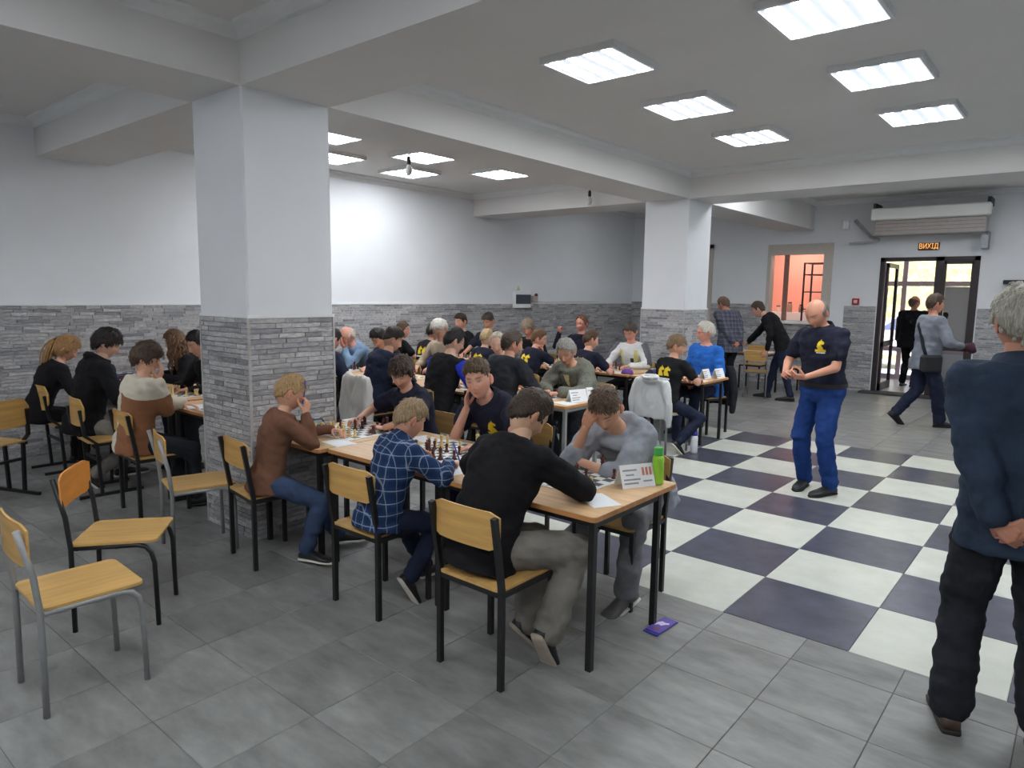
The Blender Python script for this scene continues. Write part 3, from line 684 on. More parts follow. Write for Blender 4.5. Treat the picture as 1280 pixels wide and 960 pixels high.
chess(-1.62, -.55, 'between the plaid shirt and the leaning boy', 'brown', True, 0, 2)
chess(-.68, -.54, 'behind the tent card and green bottle', 'cream', True, 0, 3)
chess(-3.98, -.66, 'before the boy in cream and brown', 'brown', True, 0, 4)
chess(-5.15, -.50, 'before the black hoodie', 'cream', True, 0, 5)
chess(-6.30, -.50, 'before the ponytail girl', 'brown', True, 0, 6)
for k, (x, n, w_) in enumerate(((-2.68, 'cream', 'before the tweed jacket'), (-3.72, 'brown', 'before the blue-sleeved vest'), (-4.75, 'cream', 'before the navy jacket'), (-5.9, 'cream', 'before the man in denim'))):
    chess(x, 1.75, w_, n, False, 0, 10+k)
for k, (x, n, w_) in enumerate(((-2.42, 'cream', 'before the blue sweater'), (-3.52, 'cream', 'before the white jersey'), (-4.4, 'brown', 'before the man in glasses'), (-5.2, 'cream', 'before the curly grey-haired man'), (-5.95, 'brown', 'before the man in the navy tee'))):
    chess(x, 4.31, w_, n, False, 0, 20+k)

# ------------------------------------------------------------------ people
def arr(me):
    n = len(me.vertices); V = np.empty(n*3, np.float32); me.vertices.foreach_get('co', V)
    lp = np.empty(len(me.loops), np.int32); me.loops.foreach_get('vertex_index', lp)
    st = np.empty(len(me.polygons), np.int32); me.polygons.foreach_get('loop_start', st)
    tt = np.empty(len(me.polygons), np.int32); me.polygons.foreach_get('loop_total', tt)
    return V.reshape(-1, 3), lp, st, tt
def from_arr(name, parts, m, colors=None):
    V = np.concatenate([p[0] for p in parts]); off = 0; L = []; T = []
    for p in parts: L.append(p[1]+off); T.append(p[3]); off += len(p[0])
    L = np.concatenate(L); T = np.concatenate(T); S = np.concatenate([[0], np.cumsum(T)[:-1]])
    me = bpy.data.meshes.new(name); me.vertices.add(len(V)); me.vertices.foreach_set('co', V.astype(np.float32).ravel())
    me.loops.add(len(L)); me.loops.foreach_set('vertex_index', L.astype(np.int32))
    me.polygons.add(len(T)); me.polygons.foreach_set('loop_start', S.astype(np.int32)); me.polygons.foreach_set('loop_total', T.astype(np.int32))
    me.polygons.foreach_set('use_smooth', np.ones(len(T), bool)); me.update(); me.validate()
    if colors is not None:
        a = me.color_attributes.new('Col', 'FLOAT_COLOR', 'POINT'); a.data.foreach_set('color', colors.astype(np.float32).ravel())
    if m: me.materials.append(m)
    return me
def vnoise(P):
    P = np.asarray(P, np.float64); i = np.floor(P); f = P-i; f = f*f*(3-2*f); out = 0
    for dx in (0, 1):
        for dy in (0, 1):
            for dz in (0, 1):
                h = np.sin((i[:, 0]+dx)*127.1+(i[:, 1]+dy)*311.7+(i[:, 2]+dz)*74.7)*43758.5453; h = h-np.floor(h)
                out = out+h*(f[:, 0] if dx else 1-f[:, 0])*(f[:, 1] if dy else 1-f[:, 1])*(f[:, 2] if dz else 1-f[:, 2])
    return out*2-1
class PR:
    """overlapping closed shapes that are fused by a voxel remesh"""
    def __init__(s): s.m = MB()
    def cap(s, a, b, ra, rb, n=12):
        a, b = Vector(a), Vector(b); d = b-a; L = d.length
        d = d.normalized() if L > 1e-6 else Vector((0, 0, 1))
        pts = []; rr = []
        for t in (-.95, -.75, -.4, 0): pts.append(a+d*ra*t); rr.append(ra*math.sqrt(max(.02, 1-t*t)))
        for t in (0, .4, .75, .95): pts.append(b+d*rb*t); rr.append(rb*math.sqrt(max(.02, 1-t*t)))
        s.m.tube(pts, 1, n, rr=rr); return s
    def loft(s, secs, n=20):
        """secs = list of (centre, right axis, forward axis, rx, ry_front, ry_back)"""
        V = []
        for c, r, f, rx, rf, rb in secs:
            for j in range(n):
                t = 2*math.pi*j/n; sn = math.sin(t); cs = math.cos(t)
                e = .85; cx = math.copysign(abs(cs)**e, cs); cy = math.copysign(abs(sn)**e, sn)
                V.append(c+r*(rx*cx)+f*((rf if sn > 0 else rb)*cy))
        k = len(secs); F = [(i*n+j, i*n+(j+1) % n, (i+1)*n+(j+1) % n, (i+1)*n+j) for i in range(k-1) for j in range(n)]
        F += [tuple(range(n-1, -1, -1)), tuple((k-1)*n+j for j in range(n))]
        s.m.add(V, F); return s
    def ell(s, c, ax, r, n=10):
        c = Vector(c); V = []; k = 7
        for i in range(k+1):
            a = math.pi*(i+.0)/k; a = min(max(a, .12), math.pi-.12)
            for j in range(n):
                t = 2*math.pi*j/n
                V.append(c+ax[0]*(r[0]*math.sin(a)*math.cos(t))+ax[1]*(r[1]*math.sin(a)*math.sin(t))-ax[2]*(r[2]*math.cos(a)))
        F = [(i*n+j, i*n+(j+1) % n, (i+1)*n+(j+1) % n, (i+1)*n+j) for i in range(k) for j in range(n)]
        F += [tuple(range(n-1, -1, -1)), tuple(k*n+j for j in range(n))]
        s.m.add(V, F); return s
    def temp(s, vox, it):
        o = link('tmp', s.m.mesh('tmp'))
        r = o.modifiers.new('r', 'REMESH'); r.mode = 'VOXEL'; r.voxel_size = vox; r.adaptivity = 0
        if it: q = o.modifiers.new('s', 'SMOOTH'); q.iterations = it; q.factor = .5
        return o
X3, Y3, Z3 = Vector((1, 0, 0)), Vector((0, 1, 0)), Vector((0, 0, 1))
def ik(S, W, a, b, hint):
    d = W-S; L = d.length; mx = (a+b)*.998
    if L > mx: W = S+d*(mx/L); d = W-S; L = mx
    L = max(L, abs(a-b)+.01); d = d.normalized()
    x = (a*a-b*b+L*L)/(2*L); h = math.sqrt(max(0, a*a-x*x))
    hp = Vector(hint); hp = hp-d*hp.dot(d)
    if hp.length < 1e-4: hp = Vector((.3, .2, -1)); hp = hp-d*hp.dot(d)
    return S+d*x+hp.normalized()*h, W
# head surface: unit direction -> point (head axes: x right, y face, z up), metres for an adult
def headpt(n):
    x, y, z = n[:, 0], n[:, 1], n[:, 2]
    X = .076*x; Y = .097*y; Z = .118*z
    lo = np.clip(-z, 0, 1)
    X = X*(1-.30*lo**1.3); Y = np.where(y < 0, Y*(1-.42*lo**1.1), Y*(1-.04*lo))
    Y = Y+.018*np.exp(-((z+.80)/.22)**2)*np.clip(y, 0, 1)
    Y = np.where(y < 0, Y*(1+.06*np.clip(z, 0, 1)), Y)
    fr = np.clip((y-.25)/.5, 0, 1)
    g = lambda cx, cz, sx, sz: np.exp(-((X-cx)/sx)**2-((Z-cz)/sz)**2)
    d = 0
    for s in (-1, 1):
        d = d-.011*g(s*.031, .012, .016, .012)+.005*g(s*.030, .033, .022, .009)+.005*g(s*.042, -.03, .022, .022)+.007*g(s*.012, -.030, .008, .008)
        d = d+.004*g(s*.031, .010, .011, .007)
    d = d+.017*g(0, -.026, .0095, .014)+.011*g(0, -.005, .008, .022)-.004*g(0, -.0445, .012, .006)
    d = d+.007*g(0, -.056, .020, .0055)+.006*g(0, -.068, .017, .006)-.004*g(0, -.0615, .022, .0025)+.006*g(0, -.095, .02, .014)-.003*g(0, -.08, .02, .006)
    return np.stack([X, Y+d*fr, Z], 1)
def dirgrid(nu, nv):
    u = np.linspace(-1, 1, nu, endpoint=False); phi = math.pi*(.55*u+.45*u**3)          # finer in front (phi = 0)
    v = np.linspace(0, 1, nv); th = math.pi*(.02+.96*v)
    PH, T = np.meshgrid(phi, th); PH = PH.ravel(); T = T.ravel()
    n = np.stack([np.sin(T)*np.sin(PH), np.sin(T)*np.cos(PH), np.cos(T)], 1)
    F = [(i*nu+j, (i+1)*nu+j, (i+1)*nu+(j+1) % nu, i*nu+(j+1) % nu) for i in range(nv-1) for j in range(nu)]
    return n, PH, F
def faces_arr(V, F):
    T = np.array([len(f) for f in F], np.int32); L = np.array([i for f in F for i in f], np.int32)
    return V, L, np.concatenate([[0], np.cumsum(T)[:-1]]).astype(np.int32), T
def ear(s):
    m = MB(); P = PR(); ax = (Vector((.35*s, -.94, 0)).normalized(), Vector((.94*s, .35, 0)).normalized(), Vector((0, .12, 1)).normalized())
    P.ell((s*.082, -.014, -.002), ax, (.019, .0075, .032), 10); P.ell((s*.078, -.006, -.026), ax, (.010, .007, .012), 8)
    return np.array([tuple(v) for v in P.m.v]), P.m.f
HAIR = {   # |phi| stops, hairline (unit z) at those stops, thickness front/side/back, top; bald = upper limit of hair
 'short': dict(l=[.66, .62, .42, -.12, .24, -.30, -.55], t=(.014, .007, .010, .018)),
 'fade': dict(l=[.60, .58, .40, .10, .28, -.05, -.35], t=(.018, .003, .005, .026)),
 'kid': dict(l=[.46, .46, .36, -.02, .24, -.25, -.52], t=(.016, .009, .013, .019)),
 'mop': dict(l=[.38, .36, .26, -.22, -.02, -.42, -.66], t=(.022, .017, .020, .027)),
 'neat': dict(l=[.60, .58, .42, -.10, .24, -.32, -.60], t=(.016, .012, .015, .020)),
 'bald': dict(l=[.9, .85, .55, -.05, .24, -.32, -.60], t=(.004, .012, .013, .002), bald=.42),
 'thin': dict(l=[.80, .74, .46, -.10, .24, -.34, -.62], t=(.008, .015, .016, .012)),
 'old': dict(l=[.72, .66, .40, -.12, .24, -.36, -.66], t=(.018, .016, .020, .022)),
 'girl': dict(l=[.56, .50, .30, -.35, -.5, -.7, -.85], t=(.016, .018, .022, .022)),
}
STOPS = np.radians([0, 35, 60, 78, 96, 120, 180])
def hair_arr(style, seed, det):
    h = HAIR[style]; n, ph, F = dirgrid(64 if det else 40, 44 if det else 28); a = np.abs(ph)
    zl = np.interp(a, STOPS, h['l']); zl = zl+.05*vnoise(np.stack([ph*9+seed, a*0+seed*3.1, a*0], 1))
    mask = np.clip((n[:, 2]-zl)/.10+.5, 0, 1)
    if 'bald' in h:
        lim = np.interp(a, np.radians([0, 60, 110, 180]), [-.2, .15, h['bald'], h['bald']+.22]); mask = mask*np.clip((lim-n[:, 2])/.18+.5, 0, 1)
    tf, ts, tb, tt = h['t']; side = np.interp(a, np.radians([0, 50, 90, 130, 180]), [tf, (tf+ts)/2, ts, (ts+tb)/2, tb]); top = np.clip((n[:, 2]-.35)/.4, 0, 1)
    th = side*(1-top)+tt*top
    st = vnoise(np.stack([ph*14+seed*7, n[:, 2]*3, n[:, 0]*3], 1)); st2 = vnoise(np.stack([n[:, 0]*16+seed, n[:, 1]*16, n[:, 2]*7], 1))
    th = th*(1+.28*st+.25*st2)
    V = headpt(n); nn = n/np.array([.8, 1, 1.15]); nn /= np.linalg.norm(nn, axis=1, keepdims=True)
    V = V+nn*(th*mask-.010*(1-mask))[:, None]
    keep = [f for f in F if max(mask[i] for i in f) > .02]
    used = sorted({i for f in keep for i in f}); mp = {i: k for k, i in enumerate(used)}
    HV, HF = V[used], [tuple(mp[i] for i in f) for f in keep]
    # loose locks combed away from the crown, so that the outline and the hairline are ragged
    rs = np.random.RandomState(int(seed*10)+3); idx = rs.permutation(np.nonzero(mask > .55)[0])[:(260 if det else 110)]
    crown = np.array([.1, -.35, .93]); crown /= np.linalg.norm(crown)
    d = n[idx]+rs.normal(0, .03, (len(idx), 3)); d /= np.linalg.norm(d, axis=1, keepdims=True)
    tg = d*(d @ crown)[:, None]-crown; tg /= np.linalg.norm(tg, axis=1, keepdims=True)+1e-6
    tg = tg+rs.normal(0, .25, tg.shape); tg -= d*(tg*d).sum(1, keepdims=True); sidev = np.cross(d, tg); sidev /= np.linalg.norm(sidev, axis=1, keepdims=True)+1e-6
    ths = np.abs(th[idx]); L = np.minimum((.10+.16*rs.rand(len(idx)))*np.clip(ths/.015, .4, 1.5), np.maximum(.05, n[idx, 2]-zl[idx]+.10)); base_i = len(HV); pts = []
    for k, (q, lift, wd) in enumerate(((0, .75, .9), (.4, 1.10, 1.0), (.75, 1.16, .7), (1.0, 1.05, .12))):
        dk = d+tg*(L*q)[:, None]; dk /= np.linalg.norm(dk, axis=1, keepdims=True)
        c = headpt(dk)+dk*(ths*lift)[:, None]; wv_ = (.0055*wd)
        pts += [c-sidev*wv_, c+dk*.0028*wd, c+sidev*wv_]
    LV = np.stack(pts, 1).reshape(-1, 3); LF = []
    for i in range(len(idx)):
        o = base_i+i*12
        for k in range(3):
            a = o+k*3
            LF += [(a, a+1, a+4, a+3), (a+1, a+2, a+5, a+4)]
    return np.concatenate([HV, LV]), HF+LF
SKIN = attrmat('skin', .5, .4)
QUEUE = []
def hand_prims(W, d, n, side, curl, s, fat=1.0):
    """W wrist, d finger direction, n palm normal, side +1 = right hand"""
    d = Vector(d).normalized(); n = Vector(n); n = (n-d*n.dot(d)).normalized(); t = d.cross(n)*(1 if side > 0 else -1)
    P = PR(); s = s*1.0
    crl = {'relax': (22, 32, 18, .5), 'flat': (4, 8, 4, .3), 'fist': (78, 92, 55, .9), 'hold': (48, 55, 28, .8), 'cup': (14, 26, 16, .4)}[curl]
    def pt(a, b, c): return W+(d*a+t*b+n*c)*s
    for b in (.026, .009, -.009, -.025): P.cap(pt(.0, b*.7, 0), pt(.086-abs(b-.009)*.25, b, -.002), .0125*s, .0115*s, 8)
    P.ell(pt(.045, 0, .003), (t, n, d), (.036*s, .013*s, .05*s), 8)
    for k, (b, ln) in enumerate(((.029, (.044, .026, .021)), (.0095, (.048, .030, .022)), (-.010, (.045, .028, .021)), (-.028, (.035, .021, .018)))):
        p = pt(.088-abs(b-.009)*.25, b, -.001); ang = 0; r = .0088*s*fat*(1 if k < 3 else .88); spread = t*(b*1.6)
        for q in range(3):
            ang += R(crl[q]*(1+.08*(k-1))); v = (d*math.cos(ang)+n*math.sin(ang)+spread*(.6 if ang < 1 else .1)).normalized()
            p2 = p+v*ln[q]*s; P.cap(p, p2, r, r*.92, 8); p = p2; r *= .93
    p = pt(.018, .026, .004); v = (d*.62+t*(.75-.35*crl[3])+n*(.15+.6*crl[3])).normalized()
    for q, ln in enumerate((.045, .033, .026)):
        p2 = p+v*ln*s; P.cap(p, p2, (.0125, .0105, .0095)[q]*s, (.011, .0098, .0082)[q]*s, 8); p = p2; v = (v*.8+d*.35+n*.22*crl[3]-t*.25*crl[3]).normalized()
    return P
def shoe(P, parent, toe, m, sole, pitch=0, s=1.0, name='shoe'):
    """P = heel-bottom point, toe = yaw of the toe direction; pitch tips the heel up"""
    L = .285*s
    secs = [(0, .030, .060), (.03, .036, .075), (.07, .037, .085), (.12, .038, .076), (.17, .044, .058), (.21, .047, .050), (.25, .042, .042), (.275, .028, .034), (.287, .010, .022)]
    n = 12
    def lof(secs, z0f, z1f, grow):
        V = []
        for y, wd, h in secs:
            wd += grow
            for j in range(n):
                t = 2*math.pi*j/n; c, q = math.cos(t), math.sin(t)
                V.append((math.copysign(abs(c)**.6, c)*wd*s, (y-.06)*s, (z0f+(h*z1f-z0f)*(.5+.5*math.copysign(abs(q)**.7, q)))*s))
        k = len(secs); F = [(i*n+j, i*n+(j+1) % n, (i+1)*n+(j+1) % n, (i+1)*n+j) for i in range(k-1) for j in range(n)]
        F += [tuple(range(n-1, -1, -1)), tuple((k-1)*n+j for j in range(n))]
        return MB().add(V, F, True)
    o = lof(secs, .014, 1, 0).build(name, m, parent); o.location = P; o.rotation_euler = (R(-pitch), 0, toe)
    q = lof([(y-.003+.006*(y > .1), w_, .02/1) for y, w_, h in secs], 0, 1, .003).build('sole', sole, o)
    return o
def person(label, head, rz, H, sit=True, seat_z=.46, lean=None, side=0, twist=0, look=(0, 20, 0), neckf=None,
           aR=None, aL=None, lR=None, lL=None, top=None, sleeve='long', bottom=None, shoes=None, sole=None, skin=(206, 158, 134), hair='short', hairc=None,
           loose=.012, leg_loose=.012, det=1, hips=None, feet=None, collar=None, lip=.75, fatness=1.0, extra=None, hem=-.09, hood=False, seed=1, brow=None, belt=None):
    """head = world point of the head centre (feet = world point for standing people); rz = facing (0 = +y)"""
    s = H/1.75; rz = R(rz); hs = .66*s+.40
    hipz = seat_z+.075*s+.012 if sit else .525*H
    neckl, spl = .125*s+.005, .585*s
    lo = lean
    if head is not None and lean is None:
        dz = head[2]-hipz; lo = math.degrees(math.acos(max(-1, min(1, (dz-.01)/(spl+neckl)))))
    lo = R(lo or 0)
    rotS = Matrix.Rotation(R(side), 3, 'Y')
    def spine(t):                                # t in metres/s above the hip joint
        N = 16; p = Vector((0, 0, 0)); a = 0
        for k in range(N):
            a = lo*(.55+.75*min(1, max(0, (t*(k+.5)/N)/.5))); p = p+Vector((0, math.sin(a), math.cos(a)))*(t*s/N)
        aa = lo*(.55+.75*min(1, max(0, t/.5))) if t > 0 else lo*.4
        tw = R(twist)*max(0, min(1, t/.45))
        r = Vector((math.cos(tw), math.sin(tw), 0)); f = Vector((-math.sin(tw)*math.cos(aa), math.cos(tw)*math.cos(aa), -math.sin(aa)))
        return rotS @ p, rotS @ r, rotS @ f, rotS @ Vector((0, math.sin(aa), math.cos(aa)))
    NB, nr, nf, nu = spine(.585)
    nl = lo*.9 if neckf is None else R(neckf)
    HC = NB+(rotS @ Vector((-math.sin(R(twist))*math.sin(nl), math.sin(nl)*math.cos(R(twist)), math.cos(nl))))*neckl
    HIP = Vector((0, 0, hipz))
    rot = Matrix.Rotation(rz, 3, 'Z')
    if head is not None and hips is None: pos = Vector((head[0], head[1], 0))-rot @ Vector((HC.x, HC.y, 0))
    else: pos = Vector((hips[0], hips[1], 0)) if hips else Vector((feet[0], feet[1], 0))
    if head is not None and not hips: HIP.z += head[2]-(hipz+HC.z) if abs(head[2]-(hipz+HC.z)) < .12 else 0
    inv = rot.transposed()
    def loc(p):                                  # world point -> person frame
        return inv @ (Vector(p)-pos)
    def dloc(v): return inv @ Vector(v)
    root = thing('person', label, 'person', (pos.x, pos.y, 0), rz)
    fx = fatness
    SEC = [(-.10, .13, .09, .105), (-.02, .168, .105, .125), (.06, .166, .108, .118), (.15, .150, .105, .10), (.24, .146, .103, .10), (.34, .164, .114, .112), (.43, .178, .114, .118), (.49, .178, .098, .108), (.535, .145, .078, .088), (.565, .092, .064, .072), (.585, .064, .058, .062)]
    SKIRT = [(-.22, .176, .112, .13), (-.15, .178, .112, .132), (-.09, .178, .112, .132), (-.04, .174, .110, .130)]
    def torso(P, t0, t1, grow):
        out = []
        for t, a, b, c in ([q for q in SKIRT if P is shirt]+[q for q in SEC if P is not shirt or q[0] > 0]):
            if t < t0-1e-6 or t > t1+1e-6: continue
            p, r, f, u = spine(t); k = fx if t < .38 else (1+fx)/2
            gr = grow+((-.008 if P is body else .007) if t > .5 else 0)
            out.append((HIP+p, r, f, a*s*k+gr, b*s*fx+gr, c*s*k+gr))
        return P.loft(out)
    body, shirt, trou = PR(), PR(), PR()
    yw, pi_, ro = [R(v) for v in look]
    hm = rotS @ (Matrix.Rotation(yw, 3, 'Z') @ Matrix.Rotation(-pi_, 3, 'X') @ Matrix.Rotation(ro, 3, 'Y'))
    HCw = HIP+HC
    torso(body, -.10, .585, -.006); torso(shirt, hem, .565, loose)
    ng = spine(.54)[0]+HIP
    body.cap(ng, HIP+NB*1+(HC-NB)*.55, .056*s, .052*s)
    mats = {}
    wr = {}
    for sd, arm, nm in ((1, aR, 'R'), (-1, aL, 'L')):
        p, r, f, u = spine(.495); S = HIP+p+r*(sd*.176*s*(.5+.5*fx)); a, b = .285*s, .25*s
        arm = arm or {}
        Wt = loc(arm['w']) if 'w' in arm else Vector(arm.get('l', (sd*.16, .40, .80)))
        if 'hd' in arm: Wt = HCw+hm @ (Vector(arm['hd'])*hs)
        hint = dloc(arm['eh']) if 'eh' in arm else Vector(arm.get('e', (sd*.8, -.3, -.6)))
        E, Wp = ik(S, Wt, a, b, hint)
        fd = dloc(arm['fd']) if 'fd' in arm else Vector(arm.get('f', (-sd*.5, .8, -.12)))
        pn = dloc(arm['pn']) if 'pn' in arm else Vector(arm.get('n', (0, -.1, -1)))
        if 'hf' in arm: fd = hm @ Vector(arm['hf'])
        if 'hn' in arm: pn = hm @ Vector(arm['hn'])
        body.cap(S, E, .047*s, .040*s).cap(E, Wp, .040*s, .026*s)
        g = loose*.85
        sr = .056*s
        shirt.cap(S-r*(sd*.06*s)-u*.03*s, S+r*(sd*.004), .062*s+g*.5, sr+g*.5)
        sl = arm.get('sleeve', sleeve)
        if sl == 'long': shirt.cap(S, E, sr+g, .046*s+g).cap(E, E+(Wp-E)*.93, .046*s+g, .034*s+g*.8)
        elif sl == 'push': shirt.cap(S, E, sr+g, .048*s+g).cap(E, E+(Wp-E)*.22, .049*s+g*1.2, .046*s+g)
        elif sl == 'short': shirt.cap(S, S+(E-S)*.62, sr+g, .052*s+g*1.5)
        wr[nm] = (Wp, E, fd.normalized(), pn.normalized())
        hp = hand_prims(Wp+(Wp-E).normalized()*.005, fd, pn, sd, arm.get('c', 'relax'), s*.98, 1.0 if det else 1.15)
        mats['h'+nm] = hp.temp((.0048, .0062, .008)[2-det] if det < 2 else .0045, 1)
    # legs
    th, sh = .245*H, .245*H
    for sd, leg in ((1, lR), (-1, lL)):
        leg = leg or {}
        J = HIP+spine(0)[1]*(sd*.088*s)
        if 'w' in leg: A = loc(leg['w'])
        elif 'l' in leg: A = Vector(leg['l'])
        else: A = Vector((sd*.11, .36*s, .085*s)) if sit else Vector((sd*.10, 0, .085*s))
        K, A = ik(J, A, th, sh, Vector(leg.get('k', (sd*.25, 1, .6) if sit else (sd*.1, 1, 0))))
        body.cap(J, K, .078*s, .052*s).cap(K, A, .050*s, .033*s)
        g = leg_loose; q = (1+fx)/2
        trou.cap(J, K, .088*s*q+min(g, loose*.5), .058*s+g).cap(K, K+(A-K)*.97, .056*s+g, .040*s+g*1.35)
        toe = leg.get('toe', sd*-8)
        if shoes is not None:
            sp = Vector((A.x, A.y, A.z-.085*s)); pt = leg.get('pitch', 0)
            if pt:                              # heel up: rotate about the ankle
                ty = R(toe); sp = A+Matrix.Rotation(ty, 3, 'Z') @ (Matrix.Rotation(R(-pt), 3, 'X') @ Vector((0, -.0, -.085*s)))
            shoe(sp, root, R(toe), shoes, sole or mat('sole_dark', rgb(30, 28, 28), .7), pt, 1.05*s)
    torso(trou, -.10, .15 if belt else .06, min(leg_loose*.8+.004, loose-.008))
    vb = (.022, .015, .0115)[det]; vs = (.020, .014, .011)[det]
    mats['body'] = body.temp(vb, 3); mats['shirt'] = shirt.temp(vs, 5); mats['trou'] = trou.temp(vs, 4)
    # head frame
    ctx = dict(spine=spine, HIP=HIP, s=s, root=root, hm=hm, HC=HCw, hs=hs, wr=wr, loc=loc, pos=pos, rot=rot)
    def finish():
        # --- body: remeshed trunk and limbs + hands + head as one mesh
        sk = np.array(rgb(*skin)[:3]); hc = np.array(rgb(*(brow or hairc or (60, 45, 35)))[:3])
        parts = []; cols = []
        for k in ('body', 'hR', 'hL'):
            p = arr(mats[k]); parts.append(p); c = np.ones((len(p[0]), 4)); c[:, :3] = sk
            if k != 'body': c[:, :3] = sk*np.array([1.0, .92, .90])
            cols.append(c)
        n, ph, F = dirgrid(*((44, 34) if det == 0 else (64, 52) if det == 1 else (88, 72)))
        V = headpt(n); c = np.ones((len(V), 4)); c[:, :3] = sk
        X, Y, Z = V.T; front = (n[:, 1] > .3)
        def paint(mask, col): c[:, :3] = c[:, :3]*(1-mask[:, None])+np.array(col)*mask[:, None]
        gg = lambda cx, cz, sx, sz: np.exp(-np.abs((X-cx)/sx)**3-np.abs((Z-cz)/sz)**3)*front
        paint(.35*(gg(.045, -.03, .025, .022)+gg(-.045, -.03, .025, .022)), sk*np.array([1.05, .75, .70]))
        paint(.3*gg(0, -.03, .014, .014), sk*np.array([1.02, .72, .66]))
        paint(lip*gg(0, -.0615, .022, .010), sk*np.array([.82, .52, .50]))
        for q in (-1, 1):
            paint(.8*gg(q*.032, .034+.0, .020, .0055), hc*.9)
            op = look[1] < 16
            paint(.85*gg(q*.031, .009, .0135, .0052 if op else .0028), (.05, .035, .03))
            if op: paint(.5*gg(q*.031+.008, .009, .0035, .003)+.5*gg(q*.031-.009, .009, .0035, .003), (.5, .46, .44))
        bald = HAIR[hair]
        hp = (hm @ Matrix.Scale(hs, 3))
        Mx = np.array(hp); V2 = V @ Mx.T+np.array(HCw); parts.append(faces_arr(V2, F)); cols.append(c)
        for q in (-1, 1):
            ev, ef = ear(q); parts.append(faces_arr(ev @ Mx.T+np.array(HCw), ef)); ce = np.ones((len(ev), 4)); ce[:, :3] = sk*np.array([1.02, .82, .78]); cols.append(ce)
        link('body', from_arr('body', parts, SKIN, np.concatenate(cols)), None, root)
        hv, hf = hair_arr(hair, seed*1.7, det > 0)
        link('hair', from_arr('hair', [faces_arr(hv @ Mx.T+np.array(HCw), hf)], hairc and hairmat('hair_%d_%d_%d' % hairc, rgb(*hairc))), None, root)
        for k, nm, mm in (('shirt', 'shirt', top), ('trou', 'trousers', bottom)):
            p = arr(mats[k]); me0 = mats[k]; no = np.empty(len(p[0])*3, np.float32); me0.vertex_normals.foreach_get('vector', no); no = no.reshape(-1, 3)
            Q = p[0]
            d = (.0075 if det else .005)*vnoise(Q*np.array([8, 8, 17])+seed+.6*vnoise(Q*7)[:, None])+.0042*vnoise(Q*np.array([22, 22, 34])+seed*2+Q[:, [2, 0, 1]]*9)
            p = (Q+no*(d*(1+loose*18))[:, None], p[1], p[2], p[3])
            mm_, nm_ = (mm if isinstance(mm, tuple) else (mm, nm))
            me = from_arr(nm_, [p], mm_); o = link(nm_, me, None, root); ctx[k] = me; ctx[k+'_o'] = o
        if collar: 
            p, r, f, u = spine(.568); ring = MB(); N = 20; V = []
            for zz, gr, of in ((-.045, .035, 0), (.018, .004, 0), (.024, .010, 0), (-.030, .040, 0)):
                for j in range(N):
                    t = 2*math.pi*j/N; V.append(HIP+p+r*math.cos(t)*(.074*s+gr)+f*(math.sin(t)*(.068*s+gr))+u*(zz-.018*math.sin(t)))
            ring.add(V, [(i*N+j, i*N+(j+1) % N, (i+1)*N+(j+1) % N, (i+1)*N+j) for i in range(3) for j in range(N)], True); ring.build('collar', collar, root)
        if hood:
            P = MB(); p, r, f, u = spine(.54); V = []; N = 14; rings = 7
            for i in range(rings):
                a = math.pi*2*i/rings
                for j in range(N):
                    t = math.pi*(-.15+1.3*j/(N-1)); kk = .5+.5*math.sin(min(math.pi, max(0, t)))
                    V.append(HIP+p+r*(math.cos(t)*(.10*s+.03*math.cos(a)*kk))-f*(math.sin(t)*(.10*s+.05*math.cos(a)*kk))+u*(.03+.045*math.sin(a)*kk))
            Fh = [(i*N+j, i*N+j+1, ((i+1) % rings)*N+j+1, ((i+1) % rings)*N+j) for i in range(rings) for j in range(N-1)]
            P.add(V, Fh, True); P.build('hood', top[0] if isinstance(top, tuple) else top, root)
        if belt:
            p, r, f, u = spine(.058); V = []; N = 24; tg_ = min(leg_loose*.8+.004, loose-.008)+.007
            for zz in (-.02, .02):
                for j in range(N):
                    t = 2*math.pi*j/N; cs, sn = math.cos(t), math.sin(t); V.append(HIP+p+r*math.copysign(abs(cs)**.85, cs)*(.167*s*fx+tg_)+f*(math.copysign(abs(sn)**.85, sn)*((.107 if sn > 0 else .121)*s*fx+tg_))+u*zz)
            MB().add(V, [(j, (j+1) % N, N+(j+1) % N, N+j) for j in range(N)], True).build('belt', belt, root)
        if extra: extra(ctx)
    QUEUE.append((mats, finish)); ctx['finish'] = finish
    return ctx
def flush():
    bpy.context.view_layer.update(); dg = bpy.context.evaluated_depsgraph_get()
    for mats, fin in QUEUE:
        for k in list(mats):
            o = mats[k]; me = bpy.data.meshes.new_from_object(o.evaluated_get(dg)); mats[k] = (o, me)
    for mats, fin in QUEUE:
        for k in mats:
            o, me = mats[k]; om = o.data; bpy.data.objects.remove(o); bpy.data.meshes.remove(om); mats[k] = me
    for mats, fin in QUEUE: fin()
    for mats, fin in QUEUE:
        for k in mats: bpy.data.meshes.remove(mats[k])
    QUEUE.clear()
